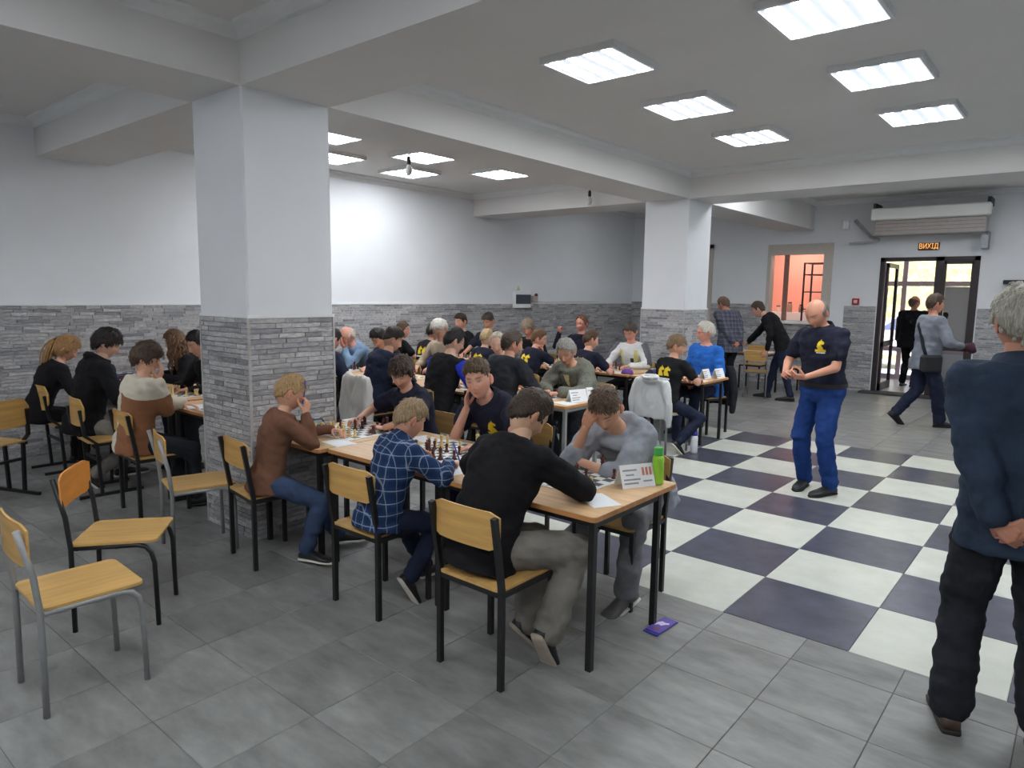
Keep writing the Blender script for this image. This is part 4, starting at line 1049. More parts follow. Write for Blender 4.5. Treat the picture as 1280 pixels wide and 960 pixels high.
# printed emblems laid on the cloth
KNIGHT = [(-.30, -.5), (.34, -.5), (.30, -.28), (.16, -.06), (.12, .10), (.30, .06), (.44, .14), (.40, .28), (.18, .42), (.10, .58), (.02, .44), (-.16, .36), (-.30, .12), (-.34, -.15)]
def inside(x, y, P):
    c = False; j = len(P)-1
    for i in range(len(P)):
        if (P[i][1] > y) != (P[j][1] > y) and x < (P[j][0]-P[i][0])*(y-P[i][1])/(P[j][1]-P[i][1])+P[i][0]: c = not c
        j = i
    return c
yel = mat('print_yellow', rgb(232, 200, 40), .7, var=.05); whi = mat('print_white', rgb(226, 228, 228), .7, var=.03)
def decal(ctx, name, mm, t, xo, size, poly, back=False, dz=0, cell=.005):
    me = ctx['shirt']; bv = BVHTree.FromPolygons([v.co for v in me.vertices], [tuple(p.vertices) for p in me.polygons])
    p, r, f, u = ctx['spine'](t); s = ctx['s']; C = ctx['HIP']+p; d = f if back else -f
    n = int(size*1.3/cell); V = []; F = []; idx = {}
    def vert(i, j):
        if (i, j) in idx: return idx[(i, j)]
        x, y = i*cell, j*cell
        o = C+r*(xo*s)+r*(x if back else -x)+u*(y+dz)-d*.21
        h = bv.ray_cast(o, d)
        if h[0] is None: return None
        V.append(h[0]-d*.0035); idx[(i, j)] = len(V)-1; return len(V)-1
    for i in range(-n, n):
        for j in range(-n, n):
            if inside((i+.5)*cell/size, (j+.5)*cell/size, poly):
                q = [vert(*k) for k in ((i, j), (i+1, j), (i+1, j+1), (i, j+1))]
                if None not in q: F.append(tuple(q))
    if F: MB().add(V, F, True).build(name, mm, ctx['root'])
BAR = [(-.5, -.5), (.5, -.5), (.5, .5), (-.5, .5)]
def rect(w_, h_): return [(-w_/2, -h_/2), (w_/2, -h_/2), (w_/2, h_/2), (-w_/2, h_/2)]
def chest_logo(ctx):
    decal(ctx, 'emblem', yel, .43, -.085, .085, KNIGHT, False, .0); decal(ctx, 'emblem_base', yel, .43, -.085, .1, rect(.95, .16), False, -.05)
    decal(ctx, 'emblem_text', whi, .43, -.085, .1, rect(.8, .10), False, -.068)
def back_logo(ctx):
    decal(ctx, 'emblem', yel, .38, -.04, .11, KNIGHT, True, .0); decal(ctx, 'emblem_mate', yel, .38, .05, .10, KNIGHT, True, .0)
    decal(ctx, 'back_text', whi, .38, .0, .2, rect(.9, .11), True, -.085)
def glasses(ctx, c=(40, 36, 36)):
    m = MB(); T = lambda p: ctx['HC']+ctx['hm'] @ (Vector(p)*ctx['hs'])
    for q in (-1, 1):
        pts = [T((q*.032+.021*math.cos(t), .094-.006*abs(math.cos(t)), .008+.016*math.sin(t))) for t in [2*math.pi*k/12 for k in range(13)]]
        m.tube(pts, .0016, 6); m.tube([T((q*.053, .09, .012)), T((q*.078, .03, .012)), T((q*.079, -.01, .008))], .0016, 6)
    m.tube([T((-.011, .098, .011)), T((.011, .098, .011))], .0016, 6)
    m.build('glasses', mat('glasses', rgb(*c), .4), ctx['root'])

# ------------------------------------------------------------------ who sits and stands where
navy = cloth('cloth_navy', rgb(34, 36, 52)); black = cloth('cloth_black', rgb(27, 27, 30)); dkblue = cloth('cloth_dark_blue', rgb(36, 42, 62))
jeans = cloth('cloth_jeans', rgb(62, 78, 108)); jblue = cloth('cloth_blue_jeans', rgb(34, 62, 122)); dgrey = cloth('cloth_dark_grey', rgb(66, 67, 72)); charc = cloth('cloth_charcoal', rgb(40, 42, 48))
brownk = cloth('cloth_brown_knit', rgb(114, 80, 64)); heather = cloth('cloth_heather', rgb(148, 153, 162), var=.3); gjeans = cloth('cloth_grey_jeans', rgb(122, 124, 128), var=.3); olive = cloth('cloth_olive_grey', rgb(124, 121, 114))
plaid = gridmat('cloth_plaid', rgb(40, 66, 104), [(0, .062, .03, 0, rgb(30, 48, 84), .7), (2, .062, .03, .01, rgb(30, 48, 84), .7), (0, .062, .005, .02, rgb(160, 172, 190), .6), (2, .062, .005, .03, rgb(160, 172, 190), .6), (1, .062, .004, .02, rgb(150, 166, 190), .5)])
tartan = gridmat('cloth_tartan', rgb(92, 96, 110), [(0, .07, .03, 0, rgb(70, 74, 92), .7), (2, .07, .03, 0, rgb(72, 76, 92), .7), (0, .07, .005, .03, rgb(136, 124, 124), .7), (2, .07, .005, .03, rgb(136, 124, 124), .7)])
tweed = mat('cloth_tweed', rgb(112, 114, 104), .95, var=.55, scale=(150, 150, 150), bump=.4, spec=.1)
blue = cloth('cloth_blue_knit', rgb(44, 104, 190)); white = cloth('cloth_white', rgb(214, 216, 216), var=.06); denim = cloth('cloth_denim', rgb(120, 146, 176)); lblue = cloth('cloth_grey_blue', rgb(128, 133, 144)); steelb = cloth('cloth_steel_blue', rgb(48, 60, 78)); royal = cloth('cloth_royal', rgb(44, 60, 190))
shblk = mat('shoe_black', rgb(30, 30, 32), .5); shbrn = mat('shoe_brown', rgb(78, 62, 52), .45); shbei = mat('shoe_beige', rgb(176, 164, 148), .7); solew = mat('sole_white', rgb(220, 216, 206), .7); soleb = mat('sole_black', rgb(26, 26, 26), .7)
BR, DB, BL, GR, WH, BN = (78, 60, 46), (46, 37, 32), (154, 128, 92), (150, 146, 138), (206, 202, 194), (32, 27, 25)
def HP(px, py, z): return on_z(px, py, z)
def chair_for(c, rz, who, kind=None, off=.02):
    f = Vector((-math.sin(R(rz)), math.cos(R(rz)), 0)); p = c['pos']+f*off
    return dup(kind or pc, (p.x, p.y, 0), R(rz), 'black-framed plywood chair under '+who)

# first row, near side
def pen_B1(c):
    W, _, fd_, pn_ = c['wr']['R']
    MB().tube([W+fd_*.05+pn_*.045, W+fd_*.13+pn_*.02+Vector((0, -.02, .03)), W+fd_*.17+Vector((0, -.045, .05))], .0042, 6).build('pen', mat('pen_blue', rgb(60, 70, 170), .4), c['root'])
person('boy in a brown sweater holding a pen to his forehead by the column', (-2.46, -1.13, 1.09), -18, 1.40, look=(-6, 22, 0), det=2, top=(brownk, 'sweater'), bottom=(jeans, 'jeans'), shoes=shblk, sole=solew, hair='kid', hairc=(170, 140, 98), skin=(214, 164, 138), seed=2, brow=(150, 118, 84), twist=-6,
       aR=dict(hd=(.10, .13, -.09), eh=(.3, .5, -1), hf=(-.25, -.05, 1), hn=(-.8, -.6, 0), c='hold'), aL=dict(w=(-2.50, -.78, .80), eh=(-.6, -.3, -.5), fd=(.9, .1, 0)),
       lR=dict(w=(-2.31, -1.13, .085), k=(.55, 1, .7), toe=-50), lL=dict(w=(-2.42, -.80, .085), toe=-10), extra=pen_B1)
def pen_B2(c):
    W = c['wr']['R'][0]
    MB().tube([W+Vector((-.01, .09, -.03)), W+Vector((-.03, .05, .10))], .0042, 6).build('pen', mat('pen_blue', rgb(60, 70, 170), .4), c['root'])
person('small boy in a blue plaid shirt writing at the table', (-1.40, -1.06, 1.045), -10, 1.33, look=(-6, 26, 0), det=2, top=(plaid, 'plaid_shirt'), bottom=dkblue, shoes=shblk, sole=solew, hair='kid', hairc=(150, 128, 98), skin=(214, 162, 136), seed=3, brow=(150, 118, 84), loose=.02, hem=-.10, collar=plaid,
       aR=dict(w=(-1.25, -.90, .80), eh=(.8, -.4, -.5), fd=(-.3, .9, -.2), c='hold'), aL=dict(w=(-1.62, -.84, .80), eh=(-.8, -.3, -.5), fd=(.6, .8, 0)),
       lR=dict(w=(-1.37, -1.08, .15), k=(.1, 1, .3), toe=0, pitch=58), lL=dict(w=(-1.55, -.80, .085)), extra=pen_B2)
person('youth in a black sweatshirt and grey trousers bent over the board', (-.66, -.94, 1.15), -6, 1.66, look=(-14, 40, 4), fatness=1.12, det=2, top=(black, 'sweatshirt'), bottom=olive, shoes=shblk, sole=shbei, hair='neat', hairc=(62, 50, 42), skin=(220, 178, 148), seed=4, loose=.022, leg_loose=.03,
       aR=dict(w=(-.52, -.70, .795), eh=(1, -.25, -.35), fd=(-.95, .3, 0), pn=(0, 0, -1)), aL=dict(w=(-.90, -.76, .80), eh=(-1, -.2, -.4), fd=(.8, .5, 0)),
       lR=dict(w=(-.40, -1.09, .16), k=(.55, 1, .5), toe=8, pitch=60), lL=dict(w=(-.56, -1.03, .14), k=(-.1, 1, .5), toe=-14, pitch=48))
# first row, far side
c = person('curly-haired boy in a dark polo reaching over the board', (-2.42, -.22, 1.15), 176, 1.56, look=(28, 28, 0), det=2, top=(navy, 'polo_shirt'), sleeve='short', bottom=black, shoes=shblk, hair='mop', hairc=(64, 52, 44), skin=(214, 164, 142), seed=5, collar=navy, loose=.018,
       aR=dict(w=(-2.70, -.40, .80), eh=(-.9, .2, -.3), fd=(-.1, -1, -.2), c='hold'), aL=dict(w=(-2.33, -.47, .79), eh=(1, -.1, .05), fd=(-.95, -.3, 0)), extra=chest_logo)
chair_for(c, 180, 'the curly-haired boy in the polo')
c = person('heavy-set youth in a dark polo resting his cheek on his hand', (-1.68, -.20, 1.165), 172, 1.76, look=(34, 6, 12), det=2, top=(navy, 'polo_shirt'), sleeve='short', bottom=dkblue, shoes=shblk, hair='fade', hairc=(92, 76, 58), skin=(218, 166, 144), seed=6, collar=navy, fatness=1.12, side=-4, brow=(80, 62, 48),
       aR=dict(hd=(.098, .045, -.165), eh=(-.2, -.5, -1), hf=(-.18, -.12, 1), hn=(-1, -.1, 0), c='cup'), aL=dict(w=(-1.38, -.50, .795), eh=(.9, .2, -.2), fd=(-.9, -.4, 0)), extra=chest_logo)
chair_for(c, 180, 'the youth leaning on his hand')
c = person('youth in a grey sweater holding his forehead over the board', (-.63, -.27, 1.10), 176, 1.72, look=(22, 42, 4), det=2, top=(heather, 'sweater'), sleeve='push', bottom=(gjeans, 'jeans'), shoes=mat('shoe_grey', rgb(96, 94, 94), .7), sole=solew, hair='fade', hairc=(88, 70, 54), skin=(208, 158, 130), seed=7, loose=.028, leg_loose=.02, brow=(70, 52, 40),
       aR=dict(hd=(.095, .115, -.015), eh=(-.35, -.35, -1), hf=(-.45, -.1, .9), hn=(-.5, -.9, 0), c='fist'), aL=dict(w=(-.73, -.36, .795), eh=(1, .25, -.1), fd=(-1, -.1, 0)),
       lR=dict(w=(-.92, -.58, .085), k=(.9, 1, .6), toe=20), lL=dict(w=(-.42, -.34, .10), k=(-.3, 1, .5), pitch=20, toe=-10))
dup(pc, (-.58, -.165, 0), R(180), 'black-framed plywood chair under the youth in the grey sweater')
# second row (beyond the column)
def ponytail(c):
    T = lambda p: c['HC']+c['hm'] @ (Vector(p)*c['hs']); m = MB(); rnd = random.Random(4)
    a = T((0, -.115, .03)); m2 = MB().tube([T((-.02, -.105, .03)), T((.02, -.105, .03))], .022, 10); m2.build('hair_tie', mat('hair_tie', rgb(40, 34, 36), .7), c['root'])
    for k in range(34):
        o = Vector((rnd.gauss(0, .018), rnd.gauss(0, .014), rnd.gauss(0, .01))); pts = []
        for i in range(10):
            q = i/9; w_ = .3+1.1*math.sin(math.pi*min(1, q*1.1))
            pts.append(a+Vector((0, -.11*math.sin(q*1.6), .02*math.sin(q*3)-.40*q**1.3))+Vector((o.x*w_, o.y*w_, o.z)))
        m.tube(pts, .007, 5, rr=[.008*(1-.7*(i/9)**2) for i in range(10)])
    m.build('ponytail', hairmat('hair_pony', rgb(168, 130, 84)), c['root'])
c = person('girl with a long fair ponytail in a black top', HP(82, 436, 1.15), -4, 1.62, look=(-12, 34, 0), det=1, top=(black, 'top'), bottom=black, shoes=shblk, hair='girl', hairc=(160, 122, 80), skin=(214, 160, 140), seed=8, extra=ponytail)
person('dark-haired youth in a black hoodie by the brick wall', HP(132, 430, 1.245), -8, 1.76, look=(-14, 26, 0), det=1, top=(black, 'hoodie'), bottom=olive, shoes=shblk, sole=solew, hair='mop', hairc=BN, skin=(220, 178, 156), seed=9, loose=.035, hood=True,
       lR=dict(l=(.16, .02, .12), pitch=45), lL=dict(l=(-.12, .3, .085)))
two = base('cloth_cream_brown', .95)[0]
nt2 = two.node_tree; tc_ = node(nt2, 'ShaderNodeTexCoord'); sx_ = node(nt2, 'ShaderNodeSeparateXYZ'); nt2.links.new(tc_.outputs['Object'], sx_.inputs[0])
nz_ = node(nt2, 'ShaderNodeTexNoise'); nz_.inputs['Scale'].default_value = 25; nt2.links.new(tc_.outputs['Object'], nz_.inputs['Vector'])
ab_ = node(nt2, 'ShaderNodeMath', operation='MULTIPLY_ADD'); ab_.inputs[1].default_value = .35; nt2.links.new(sx_.outputs[0], ab_.inputs[0]); nt2.links.new(sx_.outputs[2], ab_.inputs[2])
gt_ = node(nt2, 'ShaderNodeMath', operation='GREATER_THAN'); gt_.inputs[1].default_value = .965; nt2.links.new(ab_.outputs[0], gt_.inputs[0])
gx_ = node(nt2, 'ShaderNodeMath', operation='LESS_THAN'); gx_.inputs[1].default_value = .03; nt2.links.new(sx_.outputs[0], gx_.inputs[0])
mx2 = node(nt2, 'ShaderNodeMath', operation='MAXIMUM'); nt2.links.new(gt_.outputs[0], mx2.inputs[0]); nt2.links.new(gx_.outputs[0], mx2.inputs[1])
mc_ = node(nt2, 'ShaderNodeMix', data_type='RGBA'); nt2.links.new(mx2.outputs[0], mc_.inputs[0]); mc_.inputs[6].default_value = rgb(146, 98, 68); mc_.inputs[7].default_value = rgb(216, 208, 190); nt2.links.new(mc_.outputs[2], nt2.nodes['Principled BSDF'].inputs['Base Color'])
person('brown-haired boy in a cream and brown fleece, hand on his face', HP(182, 449, 1.195), -10, 1.60, look=(-16, 20, 0), det=1, top=(two, 'fleece'), bottom=charc, shoes=shblk, hair='mop', hairc=(78, 60, 48), skin=(220, 174, 150), seed=10, loose=.034,
       aR=dict(hd=(.07, .135, -.13), e=(.1, -.1, -1), hf=(-.25, 0, 1), hn=(-.6, -1, 0), c='cup'), lR=dict(l=(.14, .40, .085), k=(.3, 1, .7)))
def curls(c):
    T = lambda p: c['HC']+c['hm'] @ (Vector(p)*c['hs']); m = MB(); rnd = random.Random(8)
    for k in range(90):
        a = R(rnd.uniform(75, 285)); z0 = rnd.uniform(.0, .09); rr_ = math.sqrt(max(.1, 1-(z0/.13)**2))
        p0 = T((.085*rr_*math.sin(a), .10*rr_*math.cos(a), z0)); L = rnd.uniform(.26, .42); ph = rnd.uniform(0, 6.3); out = (p0-c['HC']); out.z = 0; out = out.normalized() if out.length > 1e-3 else Vector((0, -1, 0))
        pts = []
        for i in range(14):
            q = i/13; pts.append(p0+out*(.05*math.sin(q*2.2)+.01)+Vector((.012*math.sin(ph+q*20), .012*math.cos(ph+q*20)-.03*q, -L*q)))
        m.tube(pts, .008, 5, rr=[.009*(1-.6*(i/13)**2) for i in range(14)])
    m.build('long_curls', hairmat('hair_curls', rgb(104, 76, 52)), c['root'])
c = person('girl with long curly brown hair in a black hoodie', HP(219, 428, 1.165), 160, 1.64, look=(-28, 12, 0), det=1, top=(black, 'hoodie'), bottom=dkblue, shoes=shblk, hair='girl', hairc=(98, 72, 50), skin=(216, 164, 142), seed=11, hood=True, loose=.024, extra=lambda c: (curls(c), chest_logo(c)))
chair_for(c, 172, 'the girl with long curly hair')
c = person('dark-haired person half hidden behind the first column', HP(249, 430, 1.21), 178, 1.7, det=0, look=(0, 25, 0), top=black, bottom=charc, shoes=shblk, hair='neat', hairc=BN, seed=12)
chair_for(c, 180, 'the person half hidden by the column')
# third row
def far(label, head, rz, H, chair=None, **k):
    k.setdefault('det', 0); k.setdefault('bottom', charc); k.setdefault('shoes', shblk)
    c = person(label, head, rz, H, **k)
    if chair: chair_for(c, rz, chair)
    return c
c = far('elderly man in a denim shirt covering his face with one hand', HP(434, 420, 1.158), 176, 1.72, 'the man in denim', look=(0, 25, 0), top=(denim, 'denim_shirt'), hair='bald', hairc=(190, 184, 176), skin=(206, 150, 130), seed=20, det=1,
    aL=dict(hd=(-.045, .125, -.12), e=(-.5, .5, -1), hf=(.3, 0, 1), hn=(0, -1, 0), c='cup'))
far('person in a dark navy coat beside the column edge', (-5.30, 1.22, 1.18), 4, 1.75, 'the person in the dark navy coat', look=(0, 25, 0), top=(dkblue, 'coat'), hair='neat', hairc=BN, seed=21, loose=.03)
cN = far('man in a navy jacket with short dark hair, light coat on his chair', HP(490, 425, 1.22), -2, 1.76, 'the man in the navy jacket', look=(-25, 24, 0), top=(dkblue, 'jacket'), hair='fade', hairc=(54, 46, 40), skin=(206, 158, 134), seed=22, loose=.03, det=1)
far('dark-haired person bent low opposite the navy jacket', (-5.36, 1.97, 1.17), 178, 1.7, 'the person bent low by the denim man', look=(0, 40, 0), top=black, hair='neat', hairc=BN, seed=23)
far('man in a dark vest with royal blue sleeves and glasses', HP(567, 427, 1.25), -4, 1.80, 'the man in the dark vest', look=(-22, 22, 0), top=(black, 'vest'), hair='short', hairc=(36, 34, 36), skin=(214, 172, 150), seed=24, det=1, loose=.025, sleeve='none',
    extra=lambda c: (glasses(c), [MB().tube([c['HIP']+c['spine'](.495)[0]+c['spine'](.495)[1]*(q*.19), c['wr'][n][1]+Vector((q*.015, 0, .012)), c['wr'][n][1]+(c['wr'][n][0]-c['wr'][n][1])*.9], .05, 12, rr=[.079, .066, .048]).build('sleeve', royal, c['root']) for q, n in ((1, 'R'), (-1, 'L'))]))
far('white-haired man with bowed head behind the dark vest', HP(550, 411, 1.275), 178, 1.8, 'the white-haired man', look=(0, 48, 0), top=cloth('cloth_beige', rgb(176, 160, 140)), hair='old', hairc=WH, skin=(210, 156, 136), seed=25)
far('fair grey-haired man facing the dark vest', HP(622, 429, 1.185), 172, 1.7, 'the fair grey-haired man', look=(40, 20, 0), top=dgrey, hair='thin', hairc=(196, 186, 168), skin=(216, 172, 152), seed=26)
far('balding man in a dark suit jacket seen from behind', HP(640, 430, 1.247), -4, 1.78, 'the man in the dark suit jacket', look=(-25, 16, 0), top=(charc, 'suit_jacket'), hair='thin', hairc=(72, 60, 50), skin=(208, 156, 132), seed=27, loose=.032, det=1)
tw = far('elderly man in a grey tweed jacket and cream shirt', HP(708, 440, 1.168), 172, 1.74, 'the man in the tweed jacket', look=(22, 30, 0), top=(tweed, 'tweed_jacket'), hair='old', hairc=(142, 140, 134), skin=(204, 152, 126), seed=28, det=2, loose=.032,
    aR=dict(w=(-2.66, 1.86, .80), eh=(-.8, .3, -.4), fd=(.4, -.8, -.1)), aL=dict(w=(-2.45, 1.80, .80), eh=(.8, .3, -.4), fd=(-.6, -.7, -.1)),
    extra=lambda c: decal(c, 'shirt_front', cloth('cloth_cream', rgb(208, 194, 150), var=.05), .46, 0, .14, [(-.3, .5), (.3, .5), (.0, -.7)]))
# fourth row
far('boy in a black tee leaning in at the wall end of the row', HP(503, 413, 1.18), -10, 1.6, 'the boy in the black tee by the wall', look=(-35, 8, 0), top=(black, 't_shirt'), sleeve='short', hair='short', hairc=BR, skin=(212, 160, 136), seed=30)
far('dark-haired boy with yellow back print near the white-haired man', HP(541, 415, 1.18), 0, 1.62, 'the dark-haired boy near the white-haired man', top=black, sleeve='short', hair='neat', hairc=DB, seed=31, extra=back_logo)
far('dark-haired man in black against the long wall', (-6.46, 4.55, 1.275), 178, 1.78, 'the dark-haired man against the wall', look=(0, 14, 0), top=black, hair='neat', hairc=(58, 46, 38), skin=(206, 156, 132), seed=32)
far('man in a navy tee with cropped dark hair', HP(611, 402, 1.297), 178, 1.78, 'the man in the navy tee', look=(8, 26, 0), top=(navy, 't_shirt'), sleeve='short', hair='fade', hairc=(58, 46, 40), skin=(200, 148, 122), seed=33)
far('fair-haired child in a dark shirt seen from behind', HP(608, 423, 1.14), 0, 1.5, 'the fair-haired child', top=navy, sleeve='short', hair='kid', hairc=(168, 146, 108), skin=(214, 170, 146), seed=34, extra=back_logo)
far('curly grey-haired man in a black shirt', HP(660, 410, 1.225), 176, 1.76, 'the curly grey-haired man', look=(20, 30, 0), top=black, hair='mop', hairc=(140, 124, 106), skin=(206, 150, 128), seed=35)
far('brown-haired boy with yellow back print, elbow raised', HP(673, 424, 1.16), -12, 1.6, 'the brown-haired boy with raised elbow', look=(-40, 16, 0), top=(navy, 't_shirt'), sleeve='short', hair='short', hairc=(104, 76, 54), skin=(214, 160, 136), seed=36, aR=dict(l=(.05, .26, 1.0), e=(.8, .5, -.8), f=(-.2, -.2, 1), n=(0, -1, 0), c='fist'), extra=back_logo)
far('balding man in red-rimmed glasses with a raised fist', HP(727, 405, 1.295), 176, 1.78, 'the man in red-rimmed glasses', look=(5, 8, 0), top=navy, hair='thin', hairc=(128, 92, 70), skin=(214, 150, 132), seed=37, aR=dict(l=(.22, .26, 1.16), e=(.6, .1, -1), f=(-.3, 0, 1), n=(0, 1, 0), c='fist'), extra=lambda c: glasses(c, (130, 40, 40)))
far('short-haired boy with yellow back print near the white jersey', HP(738, 425, 1.18), -8, 1.6, 'the short-haired boy near the white jersey', look=(-25, 16, 0), top=(navy, 't_shirt'), sleeve='short', hair='short', hairc=(86, 66, 50), skin=(212, 160, 136), seed=38, extra=back_logo)
def jersey(c):
    for q in (-1, 1): decal(c, 'jersey_stripe', mat('print_gold', rgb(206, 196, 120), .8), .36, q*.12, .22, rect(.22, 1.1))
    decal(c, 'jersey_badge', mat('print_dark', rgb(52, 56, 52), .8), .34, -.06, .06, rect(.8, 1.0))
    for q, n in ((1, 'R'), (-1, 'L')):
        m = MB(); S = c['HIP']+c['spine'](.50)[0]+c['spine'](.495)[1]*(q*.185*c['s']); E = c['wr'][n][1]
        m.tube([S+Vector((q*.015, 0, .035)), S+(E-S)*.5+Vector((q*.038, 0, .02)), E+Vector((q*.03, 0, .0))], .05, 10, rr=[.052, .050, .046])
        m.build('sleeve_panel', mat('jersey_grey', rgb(92, 94, 104), .85), c['root'])
far('man in a white and grey sports jersey playing', HP(788, 415, 1.24), 178, 1.72, 'the man in the white jersey', look=(6, 32, 0), top=(white, 'jersey'), hair='neat', hairc=(86, 78, 72), skin=(210, 150, 130), seed=39, det=1, extra=jersey)
bk = far('boy in a black tee with yellow back print, pale hoodie on his chair', HP(845, 433, 1.18), -16, 1.58, None, look=(-45, 14, 0), top=(black, 't_shirt'), sleeve='short', hair='kid', hairc=(116, 94, 70), skin=(212, 160, 134), seed=40, det=1, bottom=(dkblue, 'jeans'), sole=solew, aR=dict(l=(.13, .40, .80), c='relax'),
    lR=dict(l=(.20, .02, .13), k=(.3, 1, .4), pitch=45), extra=back_logo)
far('white-haired man in glasses and a bright blue sweater', HP(882, 416, 1.28), 164, 1.78, 'the man in the blue sweater', look=(-34, 6, 0), top=(blue, 'sweater'), bottom=dkblue, hair='old', hairc=(198, 194, 184), skin=(212, 152, 130), seed=41, det=2, fatness=1.12, loose=.02,
    aR=dict(l=(.06, .25, .68), c='relax'), aL=dict(l=(-.10, .24, .66), c='relax'), extra=glasses)
# standing people
def polo(c):
    chest_logo(c)
person('balding man in a navy polo and blue jeans looking at his hands', None, 158, 1.76, sit=False, lean=6, neckf=42, feet=(-.38, 2.93), look=(6, 34, 0), det=2, top=(navy, 'polo_shirt'), sleeve='short', bottom=(jblue, 'jeans'), shoes=shblk, hair='bald', hairc=(112, 104, 98), skin=(206, 148, 122), seed=50, fatness=1.2, collar=navy, loose=.016, leg_loose=.024, hem=0, belt=mat('belt_black', rgb(24, 22, 22), .5),
       aR=dict(l=(.14, .33, 1.07), e=(.9, -.5, -.6), f=(-.5, .75, .2), n=(-.7, -.2, -.4), c='hold'), aL=dict(l=(-.06, .31, 1.06), e=(-.9, -.5, -.6), f=(.6, .7, .1), n=(.5, -.3, .6), c='hold'),
       lR=dict(w=(-.50, 2.99, .085), toe=22), lL=dict(w=(-.24, 2.87, .085), toe=-4), extra=polo)
person('grey-haired man in a dark blue jacket with hands behind his back', None, 10, 1.78, sit=False, lean=3, side=-3, neckf=10, fatness=.94, feet=(1.27, -.33), look=(16, 6, 0), det=2, top=(steelb, 'jacket'), bottom=charc, shoes=shbrn, sole=mat('sole_brown', rgb(48, 40, 36), .7), hair='old', hairc=(156, 152, 140), skin=(196, 142, 118), seed=51, loose=.030, leg_loose=.03, hem=-.16, collar=steelb,
       aR=dict(l=(.03, -.23, .86), e=(1, -.5, .1), f=(-.8, 0, -.55), n=(0, 1, .1), c='relax'), aL=dict(l=(-.07, -.205, .89), e=(-1, -.5, .1), f=(.75, -.1, -.6), n=(0, 1, .1), c='hold'),
       lR=dict(w=(1.42, -.27, .085), toe=-14), lL=dict(w=(1.13, -.38, .085), toe=8))
def strap(c):
    p = [c['HIP']+c['spine'](t)[0]+c['spine'](t)[1]*x+c['spine'](t)[2]*y for t, x, y in ((.02, .21, -.12), (.15, .14, -.145), (.30, .06, -.15), (.42, -.03, -.15), (.50, -.09, -.10), (.52, -.10, .02), (.42, -.06, .14))]
    MB().tube(p, .018, 6, rr=[.02]*7).build('bag_strap', charc, c['root'])
    P = PR(); b = c['HIP']+c['spine'](-.04)[0]+c['spine'](0)[1]*.22+c['spine'](0)[2]*-.06
    MB().box(b.x-.05, b.x+.05, b.y-.14, b.y+.14, b.z-.13, b.z+.1, bev=.03).build('shoulder_bag', mat('bag_dark', rgb(34, 36, 40), .7), c['root'])
    W = c['wr']['R'][0]
    MB().tube([W+Vector((-.05, .05, -.02)), W+Vector((.04, .10, .0)), W+Vector((.1, .1, -.06))], .06, 9, rr=[.05, .07, .04]).build('folded_cap', mat('cap_maroon', rgb(66, 34, 48), .9), c['root'])
person('man in a grey-blue shirt with a shoulder bag walking to the door', None, -50, 1.80, sit=False, lean=4, neckf=6, feet=(-.30, 7.35), look=(-4, 4, 0), det=1, top=(lblue, 'shirt'), bottom=(dkblue, 'jeans'), shoes=shblk, hair='neat', hairc=(78, 62, 50), skin=(206, 148, 124), seed=52, fatness=1.12, loose=.026, leg_loose=.026, hem=-.2,
       aR=dict(l=(.20, .34, 1.12), e=(.6, -.8, -.4), f=(-.2, .9, .1), c='hold'), aL=dict(l=(-.24, .04, .86), e=(-.4, -1, 0), f=(0, .4, -.9), n=(1, 0, 0)),
       lR=dict(l=(.10, .20, .085)), lL=dict(l=(-.10, -.30, .17), k=(-.1, 1, 0), pitch=40), extra=strap)
person('man in black seen from behind in the open doorway', None, -12, 1.80, sit=False, lean=2, feet=(-1.33, 12.0), look=(-30, 0, 0), det=1, top=(black, 'coat'), bottom=black, shoes=shblk, hair='bald', hairc=(96, 76, 66), skin=(196, 138, 118), seed=53, fatness=1.18, loose=.03, hem=-.18,
       aR=dict(l=(.24, .16, 1.05), e=(.6, -.9, -.3)), aL=dict(l=(-.26, .05, .85), e=(-.5, -1, 0), f=(0, .3, -1), n=(1, 0, 0)))
person('man facing the one in black outside the doorway', None, 160, 1.78, sit=False, lean=2, feet=(-1.05, 12.75), look=(0, 8, 0), det=0, top=(black, 'coat'), bottom=black, shoes=shblk, hair='fade', hairc=(90, 70, 60), skin=(200, 128, 108), seed=54,
       aR=dict(l=(.06, .22, 1.42), e=(.8, .1, -1), f=(-.3, .1, 1), n=(0, -1, 0), c='hold'))
person('youth in a black sweater bending over the table by the window', None, 98, 1.80, sit=False, lean=34, neckf=50, feet=(-2.62, 8.45), look=(0, 22, 0), det=1, top=(black, 'sweater'), bottom=(dkblue, 'trousers'), shoes=shblk, hair='short', hairc=(66, 54, 44), skin=(214, 166, 142), seed=55, loose=.02, hem=-.1,
       aR=dict(l=(.18, .70, .84), e=(.8, 0, -.6), f=(0, 1, -.2)), aL=dict(l=(-.24, .20, .86), e=(-.6, -1, 0), f=(0, .4, -.9), n=(1, 0, 0), c='relax'),
       lR=dict(w=(-2.85, 8.50, .085)), lL=dict(w=(-2.40, 8.36, .085)))
person('man in a checked grey jacket, hands held behind him', None, 62, 1.78, sit=False, lean=12, neckf=45, feet=(-3.42, 8.12), look=(10, 24, 0), det=1, top=(tartan, 'checked_jacket'), bottom=charc, shoes=shblk, hair='thin', hairc=(104, 84, 70), skin=(200, 140, 118), seed=56, fatness=1.1, loose=.034, hem=-.20,
       aR=dict(l=(.06, -.22, .92), e=(1, -.5, .1), f=(-.8, 0, -.5), n=(0, 1, 0)), aL=dict(l=(-.08, -.22, .94), e=(-1, -.5, .1), f=(.8, 0, -.5), n=(0, 1, 0)))

